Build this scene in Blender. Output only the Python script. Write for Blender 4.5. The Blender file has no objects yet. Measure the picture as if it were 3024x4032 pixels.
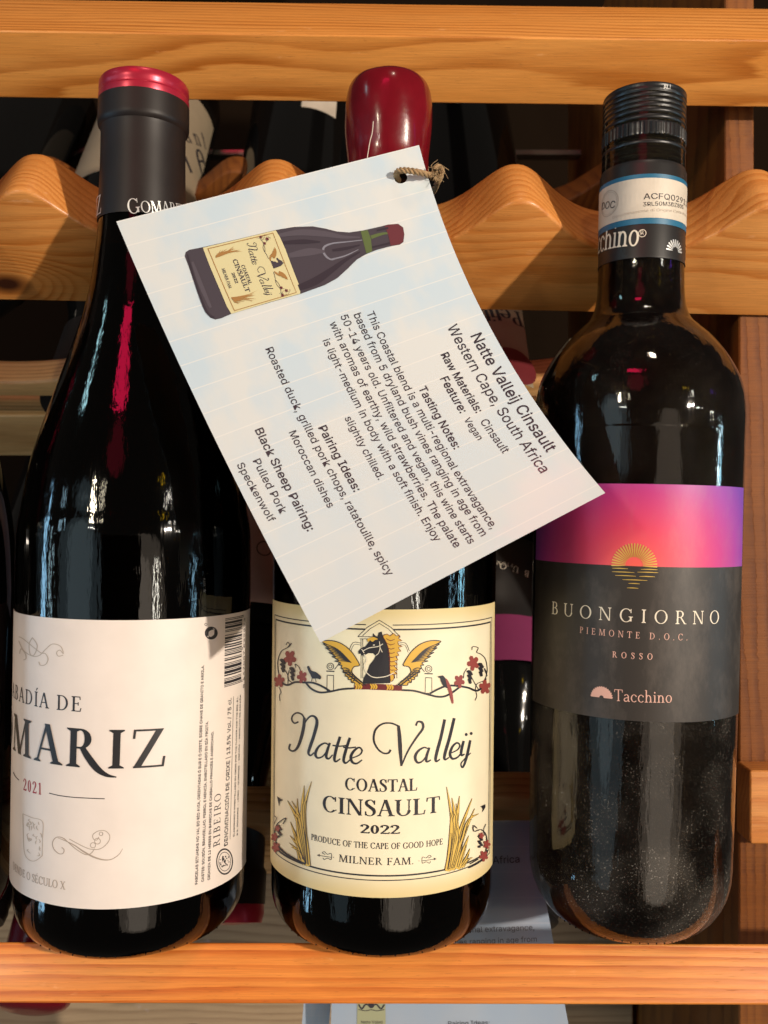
import bpy, bmesh, math, os, random
import numpy as np
from math import sin, cos, pi, radians, sqrt, atan2
from mathutils import Vector as V, Matrix
from mathutils.geometry import delaunay_2d_cdt

random.seed(7)
scn = bpy.context.scene
COL = scn.collection

# ------------------------------------------------------------------ camera
F = 3646.0                      # focal length in photograph pixels
CY = -0.32                      # camera stands 32 cm in front of the row of bottles
cam_d = bpy.data.cameras.new('camera')
cam_d.sensor_fit = 'HORIZONTAL'; cam_d.sensor_width = 36.0
cam_d.lens = F / 3024 * 36.0
cam_d.clip_start = 0.01; cam_d.clip_end = 50
cam_d.dof.use_dof = True; cam_d.dof.focus_distance = 0.285; cam_d.dof.aperture_fstop = 30
cam = bpy.data.objects.new('camera', cam_d); COL.objects.link(cam)
cam.location = (0, CY, 0); cam.rotation_euler = (pi/2, 0, 0)
scn.camera = cam

# ------------------------------------------------------------------ world and light
scn.view_settings.view_transform = 'Standard'
scn.view_settings.look = 'None'
scn.view_settings.exposure = 0.0
scn.view_settings.gamma = 1.0
world = bpy.data.worlds.new("World"); scn.world = world
world.use_nodes = True
bg = world.node_tree.nodes['Background']
bg.inputs[0].default_value = (0.90, 0.78, 0.66, 1); bg.inputs[1].default_value = 0.045

def lamp(name, loc, target, size, power, color, size_y=None):
    d = bpy.data.lights.new(name, 'AREA'); d.energy = power; d.color = color
    d.shape = 'RECTANGLE' if size_y else 'DISK'; d.size = size
    if size_y: d.size_y = size_y
    if 'glow' in name: d.shape = 'ELLIPSE'
    o = bpy.data.objects.new(name, d); COL.objects.link(o); o.location = loc
    o.rotation_euler = (V(target) - V(loc)).to_track_quat('-Z', 'Y').to_euler()
    return o

lamp('ceiling_spot_lamp', (1.02, -1.13, 0.26), (0, 0, 0.0), 0.045, 24.0, (1.0, 0.87, 0.72))
lamp('overhead_fill', (0.35, -1.3, 2.6), (0, 0, 0), 0.16, 9.0, (1.0, 0.84, 0.66))  # added overhead fill, not a ceiling fitting
lamp('shop_fill_glow_left', (-1.70, -1.95, -0.20), (0, 0, 0), 1.9, 4.6, (0.62, 0.88, 1.0), 2.2)  # added soft panels: fill light, mirrored in the glass as the shop
lamp('shop_fill_glow_left_near', (-1.35, -1.55, -0.05), (0, 0, 0), 0.8, 1.5, (0.70, 0.92, 1.0), 1.3)
lamp('shop_fill_glow_right', (0.85, -2.40, -0.70), (0, 0, 0), 2.0, 8.0, (1.0, 0.82, 0.64), 2.2)  # warm panels, also added as fill from low in front
lamp('shop_fill_glow_right_near', (0.70, -2.05, -0.75), (0, 0, 0), 1.0, 3.2, (1.0, 0.84, 0.68), 1.4)
lamp('window_strip_left', (-2.05, -0.38, -0.25), (0, 0, -.25), 0.13, 7.0, (0.36, 0.70, 1.0), 1.5)
lamp('window_strip_far_left', (-2.00, -0.66, 0.00), (0, 0, 0), 0.04, 0.9, (0.55, 0.85, 1.0), 0.60)
lamp('window_strip_right', (1.98, -0.28, -0.20), (0, 0, 0), 0.07, 2.6, (0.35, 0.78, 1.0), 0.60)
lamp('window_strip_far_right', (1.84, -0.68, -0.24), (0, 0, 0), 0.04, 0.5, (0.40, 0.75, 1.0), 0.30)
lamp('window_strip_front', (2.10, -0.42, 0.05), (0, 0, 0), 0.04, 1.2, (0.70, 0.92, 1.0), 0.16)
lamp('tube_lamp', (1.05, -1.68, -0.25), (0, 0, 0), 0.055, 1.5, (1.0, 0.93, 0.80), 0.30)
lamp('pendant_lamp_a', (-1.04, -1.69, 0.60), (0, 0, 0), 0.055, 6.0, (1.0, 0.88, 0.66), 0.18)
lamp('pendant_lamp_b', (-0.76, -1.83, 0.60), (0, 0, 0), 0.035, 0.35, (1.0, 0.88, 0.66), 0.14)
lamp('pendant_lamp_c', (1.34, -1.35, 0.53), (0, 0, 0), 0.05, 0.5, (1.0, 0.93, 0.82), 0.12)
lamp('amber_lamp', (1.17, -1.45, 0.69), (0, 0, 0), 0.05, 0.10, (1.0, 0.62, 0.02), 0.08)
lamp('pendant_lamp_d', (-1.00, -1.68, 0.35), (0, 0, 0), 0.03, 0.25, (1.0, 0.95, 0.85))
lamp('pendant_lamp_e', (-0.90, -1.74, 0.35), (0, 0, 0), 0.03, 0.25, (1.0, 0.95, 0.85))
lamp('pendant_lamp_f', (1.61, -1.32, 0.28), (0, 0, 0), 0.045, 0.4, (1.0, 0.93, 0.8))
lamp('pendant_lamp_g', (1.94, -0.80, 0.19), (0, 0, 0), 0.035, 0.3, (1.0, 0.93, 0.8))
lamp('cool_lamp', (-1.83, -0.95, 0.38), (0, 0, 0), 0.11, 0.7, (0.50, 0.80, 1.0), 0.30)
lamp('cool_lamp_high', (-1.57, -0.65, 1.24), (0, 0, 0), 0.09, 0.9, (0.50, 0.90, 1.0), 0.22)
lamp('red_streak_lamp', (-0.42, -1.42, 1.43), (0, 0, 0.05), 0.46, 2.6, (1.0, 0.012, 0.09), 0.20)  # added red panel, no known sign, mirrored as the red streak
lamp('red_glow', (-0.40, -1.68, 1.00), (0, 0, 0.05), 0.60, 0.55, (1.0, 0.03, 0.10), 0.65)  # larger dim red panel added for the soft red in the glass
lamp('violet_sign', (1.91, -0.72, 0.57), (0, 0, 0), 0.07, 0.10, (0.25, 0.08, 1.0), 0.12)

# ------------------------------------------------------------------ helpers
def P(u, v, Y):
    """photograph pixel (u,v) at depth Y metres in front of the camera"""
    return V(((u-1512)/F*Y, Y+CY, -(v-2016)/F*Y))

UP = V((0, -0.766, 0.643))      # the room's upward direction: the camera looks down at the rack
FW = V((0, 0.643, 0.766))       # horizontal, into the rack

def link(o, parent=None):
    COL.objects.link(o)
    if parent is not None: o.parent = parent
    return o

def mesh_obj(name, verts, faces, mat, parent=None, smooth=30, uvs=None):
    me = bpy.data.meshes.new(name)
    me.from_pydata([tuple(v) for v in verts], [], faces)
    if uvs is not None:
        l = me.uv_layers.new(name='UVMap')
        for lp in me.loops: l.data[lp.index].uv = uvs[lp.vertex_index]
    me.validate(); me.update()
    if smooth:
        me.shade_smooth()
        if smooth < 180: me.set_sharp_from_angle(angle=radians(smooth))
    if mat: me.materials.append(mat)
    return link(bpy.data.objects.new(name, me), parent)

def empty(name, label, cat, loc=(0,0,0), rot=None, group=None):
    o = bpy.data.objects.new(name, None); o.empty_display_size = 0.01
    COL.objects.link(o); o.location = loc
    if rot is not None: o.rotation_euler = rot
    o['label'] = label; o['category'] = cat
    if group: o['group'] = group
    return o

# ------------------------------------------------------------------ materials
def new_mat(name):
    m = bpy.data.materials.new(name); m.use_nodes = True
    nt = m.node_tree; return m, nt, nt.nodes['Principled BSDF']

def nd(nt, t, **kw):
    n = nt.nodes.new(t)
    for k, v in kw.items(): setattr(n, k, v)
    return n

def simple(name, color, rough=0.5, coat=0.0, metal=0.0, spec=0.5, noise=0.0, nscale=60, bump=0.0):
    m, nt, b = new_mat(name)
    b.inputs['Base Color'].default_value = (*color, 1)
    b.inputs['Roughness'].default_value = rough
    b.inputs['Coat Weight'].default_value = coat; b.inputs['Coat Roughness'].default_value = 0.08
    b.inputs['Metallic'].default_value = metal; b.inputs['Specular IOR Level'].default_value = spec
    if noise or bump:
        tc = nd(nt, 'ShaderNodeTexCoord'); nz = nd(nt, 'ShaderNodeTexNoise')
        nz.inputs['Scale'].default_value = nscale; nz.inputs['Detail'].default_value = 6
        nt.links.new(tc.outputs['Object'], nz.inputs['Vector'])
        if noise:
            hsv = nd(nt, 'ShaderNodeHueSaturation'); hsv.inputs['Color'].default_value = (*color, 1)
            mr = nd(nt, 'ShaderNodeMapRange'); mr.inputs[3].default_value = 1-noise; mr.inputs[4].default_value = 1+noise
            mr.inputs[1].default_value = .25; mr.inputs[2].default_value = .75
            nt.links.new(nz.outputs['Fac'], mr.inputs[0]); nt.links.new(mr.outputs[0], hsv.inputs['Value'])
            nt.links.new(hsv.outputs[0], b.inputs['Base Color'])
        if bump:
            bp = nd(nt, 'ShaderNodeBump'); bp.inputs['Strength'].default_value = bump; bp.inputs['Distance'].default_value = 0.0005
            nt.links.new(nz.outputs['Fac'], bp.inputs['Height']); nt.links.new(bp.outputs[0], b.inputs['Normal'])
    return m

def wood(name, dark, mid, light, across=(0, 20, 90), ring=3.0, seed=0.0, knot=None, coat=0.25, rough=0.42, streak=1.0, warp=(5, 30, 30), line=0.30):
    """pine: narrow darker late-wood lines on pale early wood, stretched along x, fine fibres, varnish"""
    m, nt, b = new_mat(name); L = nt.links.new
    tc = nd(nt, 'ShaderNodeTexCoord')
    mp = nd(nt, 'ShaderNodeMapping'); mp.inputs['Location'].default_value = (seed, seed*1.7, seed*0.6)
    L(tc.outputs['Object'], mp.inputs['Vector'])
    def noise(scale, detail=4, rgh=.5):
        q = nd(nt, 'ShaderNodeMapping'); q.inputs['Scale'].default_value = scale; n = nd(nt, 'ShaderNodeTexNoise')
        n.inputs['Scale'].default_value = 1.0; n.inputs['Detail'].default_value = detail; n.inputs['Roughness'].default_value = rgh
        L(mp.outputs[0], q.inputs['Vector']); L(q.outputs[0], n.inputs['Vector']); return n.outputs['Fac']
    def op(o, a, c):
        n = nd(nt, 'ShaderNodeMath', operation=o)
        for i, q in enumerate((a, c)):
            if isinstance(q, (int, float)): n.inputs[i].default_value = q
            elif q is not None: L(q, n.inputs[i])
        return n.outputs[0]
    def rng(a, lo, hi, o0, o1, interp='LINEAR'):
        r = nd(nt, 'ShaderNodeMapRange'); r.interpolation_type = interp
        for k, q in ((1, lo), (2, hi), (3, o0), (4, o1)): r.inputs[k].default_value = q
        L(a, r.inputs[0]); return r.outputs[0]
    sx = nd(nt, 'ShaderNodeSeparateXYZ'); L(mp.outputs[0], sx.inputs[0])
    f = op('ADD', op('ADD', op('MULTIPLY', sx.outputs['Y'], across[1]), op('MULTIPLY', sx.outputs['Z'], across[2])), op('MULTIPLY', sx.outputs['X'], across[0]))
    f = op('ADD', f, op('MULTIPLY', noise(warp, 2), ring))
    f = op('ADD', f, op('MULTIPLY', noise((40, 500, 500), 2), 0.35))
    if knot:
        kv = nd(nt, 'ShaderNodeVectorMath', operation='SUBTRACT'); L(tc.outputs['Object'], kv.inputs[0]); kv.inputs[1].default_value = knot
        km = nd(nt, 'ShaderNodeVectorMath', operation='MULTIPLY'); L(kv.outputs[0], km.inputs[0]); km.inputs[1].default_value = (0.55, 1, 1.1)
        kl = nd(nt, 'ShaderNodeVectorMath', operation='LENGTH'); L(km.outputs[0], kl.inputs[0])
        f = op('ADD', f, rng(kl.outputs['Value'], .002, .02, 5.0, 0, 'SMOOTHERSTEP'))
    fr = op('FRACT', f, None)
    prof = op('MULTIPLY', rng(fr, 1-line*2.2, 1-line*.3, 0, 1, 'SMOOTHSTEP'), rng(fr, 1-line*.3, 1.0, 1, 0))     # rises slowly, drops fast
    prof = op('MULTIPLY', prof, rng(noise((14, 120, 120), 3), .30, .62, .35, 1.0))
    base = nd(nt, 'ShaderNodeMix', data_type='RGBA'); L(rng(noise((6, 45, 45), 4), .35, .65, 0, 1), base.inputs[0])
    base.inputs[6].default_value = (*mid, 1); base.inputs[7].default_value = (*light, 1)
    mx = nd(nt, 'ShaderNodeMix', data_type='RGBA'); L(prof, mx.inputs[0]); L(base.outputs[2], mx.inputs[6]); mx.inputs[7].default_value = (*dark, 1)
    fib = rng(noise((60, 2600, 2600), 3, .6), .3, .7, 1-.12*streak, 1+.12*streak)
    pore = rng(noise((220, 3500, 3500), 2), .66, .76, 1, .72)
    mm = op('MULTIPLY', fib, pore)
    hs = nd(nt, 'ShaderNodeHueSaturation'); L(mx.outputs[2], hs.inputs['Color']); L(mm, hs.inputs['Value'])
    sc_ = nd(nt, 'ShaderNodeMix', data_type='RGBA'); L(rng(noise((60, 170, 170), 6, .65), .66, .74, 0, .55), sc_.inputs[0]); L(hs.outputs[0], sc_.inputs[6]); sc_.inputs[7].default_value = (min(1, light[0]*1.12), light[1]*1.35, light[2]*2.4, 1)
    s2_ = nd(nt, 'ShaderNodeMix', data_type='RGBA'); L(rng(noise((90, 240, 240), 5, .7), .70, .76, 0, .6), s2_.inputs[0]); L(sc_.outputs[2], s2_.inputs[6]); s2_.inputs[7].default_value = (dark[0]*.45, dark[1]*.4, dark[2]*.5, 1)
    col = s2_.outputs[2]
    if knot:
        for lo, hi, c in ((.0030, .0062, (0.045, 0.012, 0.004, 1)), (.0012, .0022, (0.34, 0.22, 0.12, 1))):
            m2 = nd(nt, 'ShaderNodeMix', data_type='RGBA'); L(rng(kl.outputs['Value'], lo, hi, 1, 0), m2.inputs[0]); L(col, m2.inputs[6]); m2.inputs[7].default_value = c
            col = m2.outputs[2]
    L(col, b.inputs['Base Color'])
    bp = nd(nt, 'ShaderNodeBump'); bp.inputs['Strength'].default_value = 0.5; bp.inputs['Distance'].default_value = 0.0003
    L(op('SUBTRACT', mm, op('MULTIPLY', prof, .4)), bp.inputs['Height']); L(bp.outputs[0], b.inputs['Normal'])
    b.inputs['Roughness'].default_value = rough
    b.inputs['Specular IOR Level'].default_value = 0.35
    b.inputs['Coat Weight'].default_value = coat; b.inputs['Coat Roughness'].default_value = 0.22
    return m

def glass(name, tint, dust=0.0, rough=0.055):
    m, nt, b = new_mat(name); L = nt.links.new
    b.inputs['Base Color'].default_value = (*tint, 1)
    b.inputs['Transmission Weight'].default_value = 1.0
    b.inputs['IOR'].default_value = 1.5
    b.inputs['Roughness'].default_value = rough
    tc = nd(nt, 'ShaderNodeTexCoord')
    mp = nd(nt, 'ShaderNodeMapping'); mp.inputs['Scale'].default_value = (520, 520, 90)
    L(tc.outputs['Object'], mp.inputs[0])
    nz = nd(nt, 'ShaderNodeTexNoise'); nz.inputs['Scale'].default_value = 1; nz.inputs['Detail'].default_value = 3
    L(mp.outputs[0], nz.inputs['Vector'])
    bp = nd(nt, 'ShaderNodeBump'); bp.inputs['Strength'].default_value = 0.22; bp.inputs['Distance'].default_value = 0.0004
    L(nz.outputs['Fac'], bp.inputs['Height']); L(bp.outputs[0], b.inputs['Normal'])
    if dust:
        # settled dust: fine specks and a few hairs, thicker low on the body
        d = nd(nt, 'ShaderNodeBsdfDiffuse'); d.inputs['Color'].default_value = (0.62, 0.56, 0.48, 1)
        v = nd(nt, 'ShaderNodeTexNoise'); v.inputs['Scale'].default_value = 1900; v.inputs['Detail'].default_value = 2
        L(tc.outputs['Object'], v.inputs['Vector'])
        r = nd(nt, 'ShaderNodeMapRange'); r.inputs[1].default_value = 0.60; r.inputs[2].default_value = 0.74; r.inputs[3].default_value = 0; r.inputs[4].default_value = 0.34
        L(v.outputs['Fac'], r.inputs[0])
        v2 = nd(nt, 'ShaderNodeTexNoise'); v2.inputs['Scale'].default_value = 45; v2.inputs['Detail'].default_value = 5
        L(tc.outputs['Object'], v2.inputs['Vector'])
        s = nd(nt, 'ShaderNodeSeparateXYZ'); L(tc.outputs['Object'], s.inputs[0])
        zr = nd(nt, 'ShaderNodeMapRange'); zr.inputs[1].default_value = 0.02; zr.inputs[2].default_value = 0.14; zr.inputs[3].default_value = 1.0; zr.inputs[4].default_value = 0.12
        L(s.outputs['Z'], zr.inputs[0])
        r2 = nd(nt, 'ShaderNodeMapRange'); r2.inputs[1].default_value = 0.35; r2.inputs[2].default_value = 0.7; r2.inputs[3].default_value = 0.0; r2.inputs[4].default_value = 0.06
        L(v2.outputs['Fac'], r2.inputs[0])
        sm = nd(nt, 'ShaderNodeMath', operation='ADD'); L(r.outputs[0], sm.inputs[0]); L(r2.outputs[0], sm.inputs[1])
        ml = nd(nt, 'ShaderNodeMath', operation='MULTIPLY'); L(sm.outputs[0], ml.inputs[0]); L(zr.outputs[0], ml.inputs[1])
        ml2 = nd(nt, 'ShaderNodeMath', operation='MULTIPLY'); L(ml.outputs[0], ml2.inputs[0]); ml2.inputs[1].default_value = dust*1.25
        pn = nd(nt, 'ShaderNodeTexNoise'); pn.inputs['Scale'].default_value = 55; pn.inputs['Detail'].default_value = 4; L(tc.outputs['Object'], pn.inputs['Vector'])
        pr_ = nd(nt, 'ShaderNodeMapRange'); pr_.inputs[1].default_value = .40; pr_.inputs[2].default_value = .62; pr_.inputs[3].default_value = .15; L(pn.outputs['Fac'], pr_.inputs[0])
        ml3 = nd(nt, 'ShaderNodeMath', operation='MULTIPLY'); L(ml2.outputs[0], ml3.inputs[0]); L(pr_.outputs[0], ml3.inputs[1]); ml2 = ml3
        mx = nd(nt, 'ShaderNodeMixShader'); L(ml2.outputs[0], mx.inputs[0]); L(b.outputs[0], mx.inputs[1]); L(d.outputs[0], mx.inputs[2])
        L(mx.outputs[0], nt.nodes['Material Output'].inputs['Surface'])
    return m

def paper(name, color, rough=0.55, coat=0.0, mottling=0.04, edge=None, scuff=None):
    m, nt, b = new_mat(name); L = nt.links.new
    tc = nd(nt, 'ShaderNodeTexCoord')
    nz = nd(nt, 'ShaderNodeTexNoise'); nz.inputs['Scale'].default_value = 90; nz.inputs['Detail'].default_value = 8
    L(tc.outputs['Object'], nz.inputs['Vector'])
    hs = nd(nt, 'ShaderNodeHueSaturation'); hs.inputs['Color'].default_value = (*color, 1)
    mr = nd(nt, 'ShaderNodeMapRange'); mr.inputs[1].default_value = .3; mr.inputs[2].default_value = .7
    mr.inputs[3].default_value = 1-mottling; mr.inputs[4].default_value = 1+mottling
    L(nz.outputs['Fac'], mr.inputs[0]); L(mr.outputs[0], hs.inputs['Value'])
    col = hs.outputs[0]
    if edge:      # printed ageing tint along the label's rim (uv 0..1)
        s = nd(nt, 'ShaderNodeSeparateXYZ'); L(tc.outputs['UV'], s.inputs[0])
        def m2(op, a, c):
            n = nd(nt, 'ShaderNodeMath', operation=op)
            for i, q in enumerate((a, c)):
                if q is None: continue
                if isinstance(q, (int, float)): n.inputs[i].default_value = q
                else: L(q, n.inputs[i])
            return n.outputs[0]
        dx = m2('ABSOLUTE', m2('SUBTRACT', s.outputs[0], 0.5), None)
        dy = m2('ABSOLUTE', m2('SUBTRACT', s.outputs[1], 0.5), None)
        dm = m2('MAXIMUM', dx, dy)
        r = nd(nt, 'ShaderNodeMapRange'); r.inputs[1].default_value = 0.40; r.inputs[2].default_value = 0.50
        r.interpolation_type = 'SMOOTHSTEP'; L(dm, r.inputs[0])
        mx = nd(nt, 'ShaderNodeMix', data_type='RGBA'); L(r.outputs[0], mx.inputs[0]); L(col, mx.inputs[6]); mx.inputs[7].default_value = (*edge, 1)
        col = mx.outputs[2]
    if scuff:
        n2 = nd(nt, 'ShaderNodeTexNoise'); n2.inputs['Scale'].default_value = 38; n2.inputs['Detail'].default_value = 9; n2.inputs['Roughness'].default_value = .7
        mp = nd(nt, 'ShaderNodeMapping'); mp.inputs['Scale'].default_value = (1.6, 1, .8)
        L(tc.outputs['Object'], mp.inputs[0]); L(mp.outputs[0], n2.inputs['Vector'])
        r = nd(nt, 'ShaderNodeMapRange'); r.inputs[1].default_value = 0.50; r.inputs[2].default_value = 0.80; r.inputs[3].default_value = 0; r.inputs[4].default_value = 0.5
        L(n2.outputs['Fac'], r.inputs[0])
        mx = nd(nt, 'ShaderNodeMix', data_type='RGBA'); L(r.outputs[0], mx.inputs[0]); L(col, mx.inputs[6]); mx.inputs[7].default_value = (*scuff, 1)
        col = mx.outputs[2]
    L(col, b.inputs['Base Color'])
    b.inputs['Roughness'].default_value = rough
    b.inputs['Coat Weight'].default_value = coat; b.inputs['Coat Roughness'].default_value = 0.12
    bp = nd(nt, 'ShaderNodeBump'); bp.inputs['Strength'].default_value = 0.15; bp.inputs['Distance'].default_value = 0.0002
    L(nz.outputs['Fac'], bp.inputs['Height']); L(bp.outputs[0], b.inputs['Normal'])
    return m

M = {}
M['ink'] = simple('black_ink', (0.022, 0.020, 0.026), 0.5)
M['ink_gloss'] = simple('raised_black_ink', (0.016, 0.015, 0.018), 0.45)
M['ink_red'] = simple('red_ink', (0.36, 0.012, 0.03), 0.5)
M['ink_grey'] = simple('grey_ink', (0.40, 0.33, 0.27), 0.5)
M['ink_faint'] = simple('faint_grey_ink', (0.52, 0.44, 0.36), 0.5)
M['ink_yellow'] = simple('yellow_ink', (0.72, 0.42, 0.05), 0.5)
M['ink_straw'] = simple('straw_ink', (0.72, 0.48, 0.10), 0.5)
M['ink_maroon'] = simple('maroon_ink', (0.16, 0.02, 0.025), 0.5)
M['ink_leaf'] = simple('leaf_red_ink', (0.30, 0.06, 0.05), 0.5)
M['ink_white'] = simple('white_ink', (0.72, 0.68, 0.60), 0.5)
M['ink_cream'] = simple('cream_ink', (0.80, 0.72, 0.58), 0.45)
M['ink_rose'] = simple('rose_ink', (0.72, 0.42, 0.34), 0.45)
M['ink_card'] = simple('card_ink', (0.035, 0.030, 0.042), 0.35, coat=.3)
M['gold'] = simple('gold_foil', (0.85, 0.58, 0.14), 0.30, metal=0.45)
M['silver'] = simple('silver_print', (0.70, 0.70, 0.68), 0.35, metal=0.4)
M['cream'] = paper('cream_label_paper', (0.88, 0.80, 0.58), 0.55, edge=(0.74, 0.60, 0.30))
M['pinkish'] = paper('off_white_label_paper', (0.80, 0.72, 0.66), 0.5)
M['tan'] = paper('tan_label_paper', (0.32, 0.255, 0.17), 0.6)
M['pinklabel'] = paper('pink_label_paper', (0.46, 0.27, 0.23), 0.6)
M['wax'] = simple('red_wax', (0.15, 0.004, 0.010), 0.22, spec=.3, coat=0.35, noise=0.15, nscale=140, bump=.35)
M['red_cap'] = simple('red_capsule', (0.45, 0.02, 0.05), 0.3, metal=0.35)
M['black_sleeve'] = simple('matt_black_capsule', (0.017, 0.012, 0.011), 0.45, spec=0.32, noise=0.15, nscale=120)
M['black_metal'] = simple('black_screw_cap', (0.010, 0.010, 0.011), 0.34, spec=.45, bump=0.15, nscale=900)
M['black_band'] = simple('black_neck_sleeve', (0.016, 0.015, 0.015), 0.38)
M['blue'] = simple('blue_print', (0.012, 0.13, 0.24), 0.45)
M['seal'] = paper('seal_paper', (0.62, 0.55, 0.45), 0.5, mottling=0.12)
M['wine'] = simple('dark_wine', (0.006, 0.001, 0.002), 0.35, spec=0.15)
M['glass_green'] = glass('dark_green_glass', (0.022, 0.012, 0.004))
M['glass_olive'] = glass('olive_glass', (0.42, 0.33, 0.17), dust=1.0)
M['glass_back'] = simple('dark_glass_opaque', (0.004, 0.004, 0.004), 0.07)
M['twine'] = simple('jute_twine', (0.34, 0.22, 0.11), 0.85, noise=0.35, nscale=900)
M['phone'] = simple('phone_block_black', (0.004, 0.004, 0.004), 0.6)
M['w_top'] = wood('pine_top_rail', (0.44, 0.135, 0.017), (0.67, 0.255, 0.046), (0.74, 0.315, 0.072), across=(4, 300, 240), ring=7, seed=0.31, warp=(4.5, 26, 26), line=.32)
M['w_front'] = wood('pine_front_rail', (0.52, 0.122, 0.014), (0.70, 0.222, 0.034), (0.78, 0.290, 0.058), across=(0, 30, 330), ring=3.5, seed=2.3, warp=(3.5, 14, 60), line=.36)
M['w_neck'] = wood('pine_scalloped_rail', (0.50, 0.165, 0.028), (0.61, 0.240, 0.054), (0.67, 0.290, 0.078), across=(3, 300, 110), ring=7, seed=5.1, warp=(6, 30, 30), knot=(-0.1424, 0.032, 0.2479), line=.32)
M['w_back'] = wood('pine_back_boards', (0.46, 0.22, 0.07), (0.68, 0.38, 0.15), (0.76, 0.45, 0.20), across=(0, 260, 220), ring=5.0, seed=8.2, coat=.1)
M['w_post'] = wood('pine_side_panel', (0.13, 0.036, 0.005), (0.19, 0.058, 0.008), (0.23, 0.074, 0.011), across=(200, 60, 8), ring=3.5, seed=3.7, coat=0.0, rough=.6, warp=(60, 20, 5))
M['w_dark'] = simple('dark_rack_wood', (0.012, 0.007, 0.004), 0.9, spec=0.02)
M['plank_pale'] = wood('weathered_plank', (0.26, 0.17, 0.10), (0.36, 0.25, 0.15), (0.42, 0.30, 0.19), across=(0, 160, 200), ring=5.0, seed=11.0, coat=0.0, rough=.6)

# label of the right bottle: sunset print, all in its own uv
def sunset_mat():
    m, nt, b = new_mat('sunset_label_print'); L = nt.links.new
    tc = nd(nt, 'ShaderNodeTexCoord'); s = nd(nt, 'ShaderNodeSeparateXYZ'); L(tc.outputs['UV'], s.inputs[0])
    # uv in metres: u along the girth, v upward, origin at the sun
    mp = nd(nt, 'ShaderNodeMapping'); mp.inputs['Scale'].default_value = (20, 25, 1)
    L(tc.outputs['UV'], mp.inputs[0])
    ln = nd(nt, 'ShaderNodeVectorMath', operation='LENGTH'); L(mp.outputs[0], ln.inputs[0])
    rp = nd(nt, 'ShaderNodeValToRGB'); e = rp.color_ramp.elements
    e[0].position = 0.0; e[0].color = (0.85, 0.12, 0.085, 1)
    e[1].position = 1.0; e[1].color = (0.20, 0.07, 0.42, 1)
    a = e.new(0.30); a.color = (0.74, 0.055, 0.13, 1)
    c = e.new(0.58); c.color = (0.52, 0.035, 0.22, 1)
    d = e.new(0.80); d.color = (0.34, 0.06, 0.36, 1)
    sc = nd(nt, 'ShaderNodeMath', operation='MULTIPLY'); L(ln.outputs['Value'], sc.inputs[0]); sc.inputs[1].default_value = 1.0
    L(sc.outputs[0], rp.inputs[0])
    lt = nd(nt, 'ShaderNodeMath', operation='GREATER_THAN'); L(s.outputs[1], lt.inputs[0]); lt.inputs[1].default_value = 0.0
    mx = nd(nt, 'ShaderNodeMix', data_type='RGBA'); L(lt.outputs[0], mx.inputs[0]); mx.inputs[6].default_value = (0.030, 0.024, 0.020, 1); L(rp.outputs[0], mx.inputs[7])
    # scuffs and dust
    n2 = nd(nt, 'ShaderNodeTexNoise'); n2.inputs['Scale'].default_value = 40; n2.inputs['Detail'].default_value = 10; n2.inputs['Roughness'].default_value = .72
    m2 = nd(nt, 'ShaderNodeMapping'); m2.inputs['Scale'].default_value = (2.2, 1, .9); L(tc.outputs['Object'], m2.inputs[0]); L(m2.outputs[0], n2.inputs['Vector'])
    r = nd(nt, 'ShaderNodeMapRange'); r.inputs[1].default_value = 0.48; r.inputs[2].default_value = 0.85; r.inputs[3].default_value = 0; r.inputs[4].default_value = 0.22
    L(n2.outputs['Fac'], r.inputs[0])
    mx2 = nd(nt, 'ShaderNodeMix', data_type='RGBA'); L(r.outputs[0], mx2.inputs[0]); L(mx.outputs[2], mx2.inputs[6]); mx2.inputs[7].default_value = (0.40, 0.33, 0.28, 1)
    L(mx2.outputs[2], b.inputs['Base Color'])
    b.inputs['Roughness'].default_value = 0.48
    return m
M['sunset'] = sunset_mat()

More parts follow.
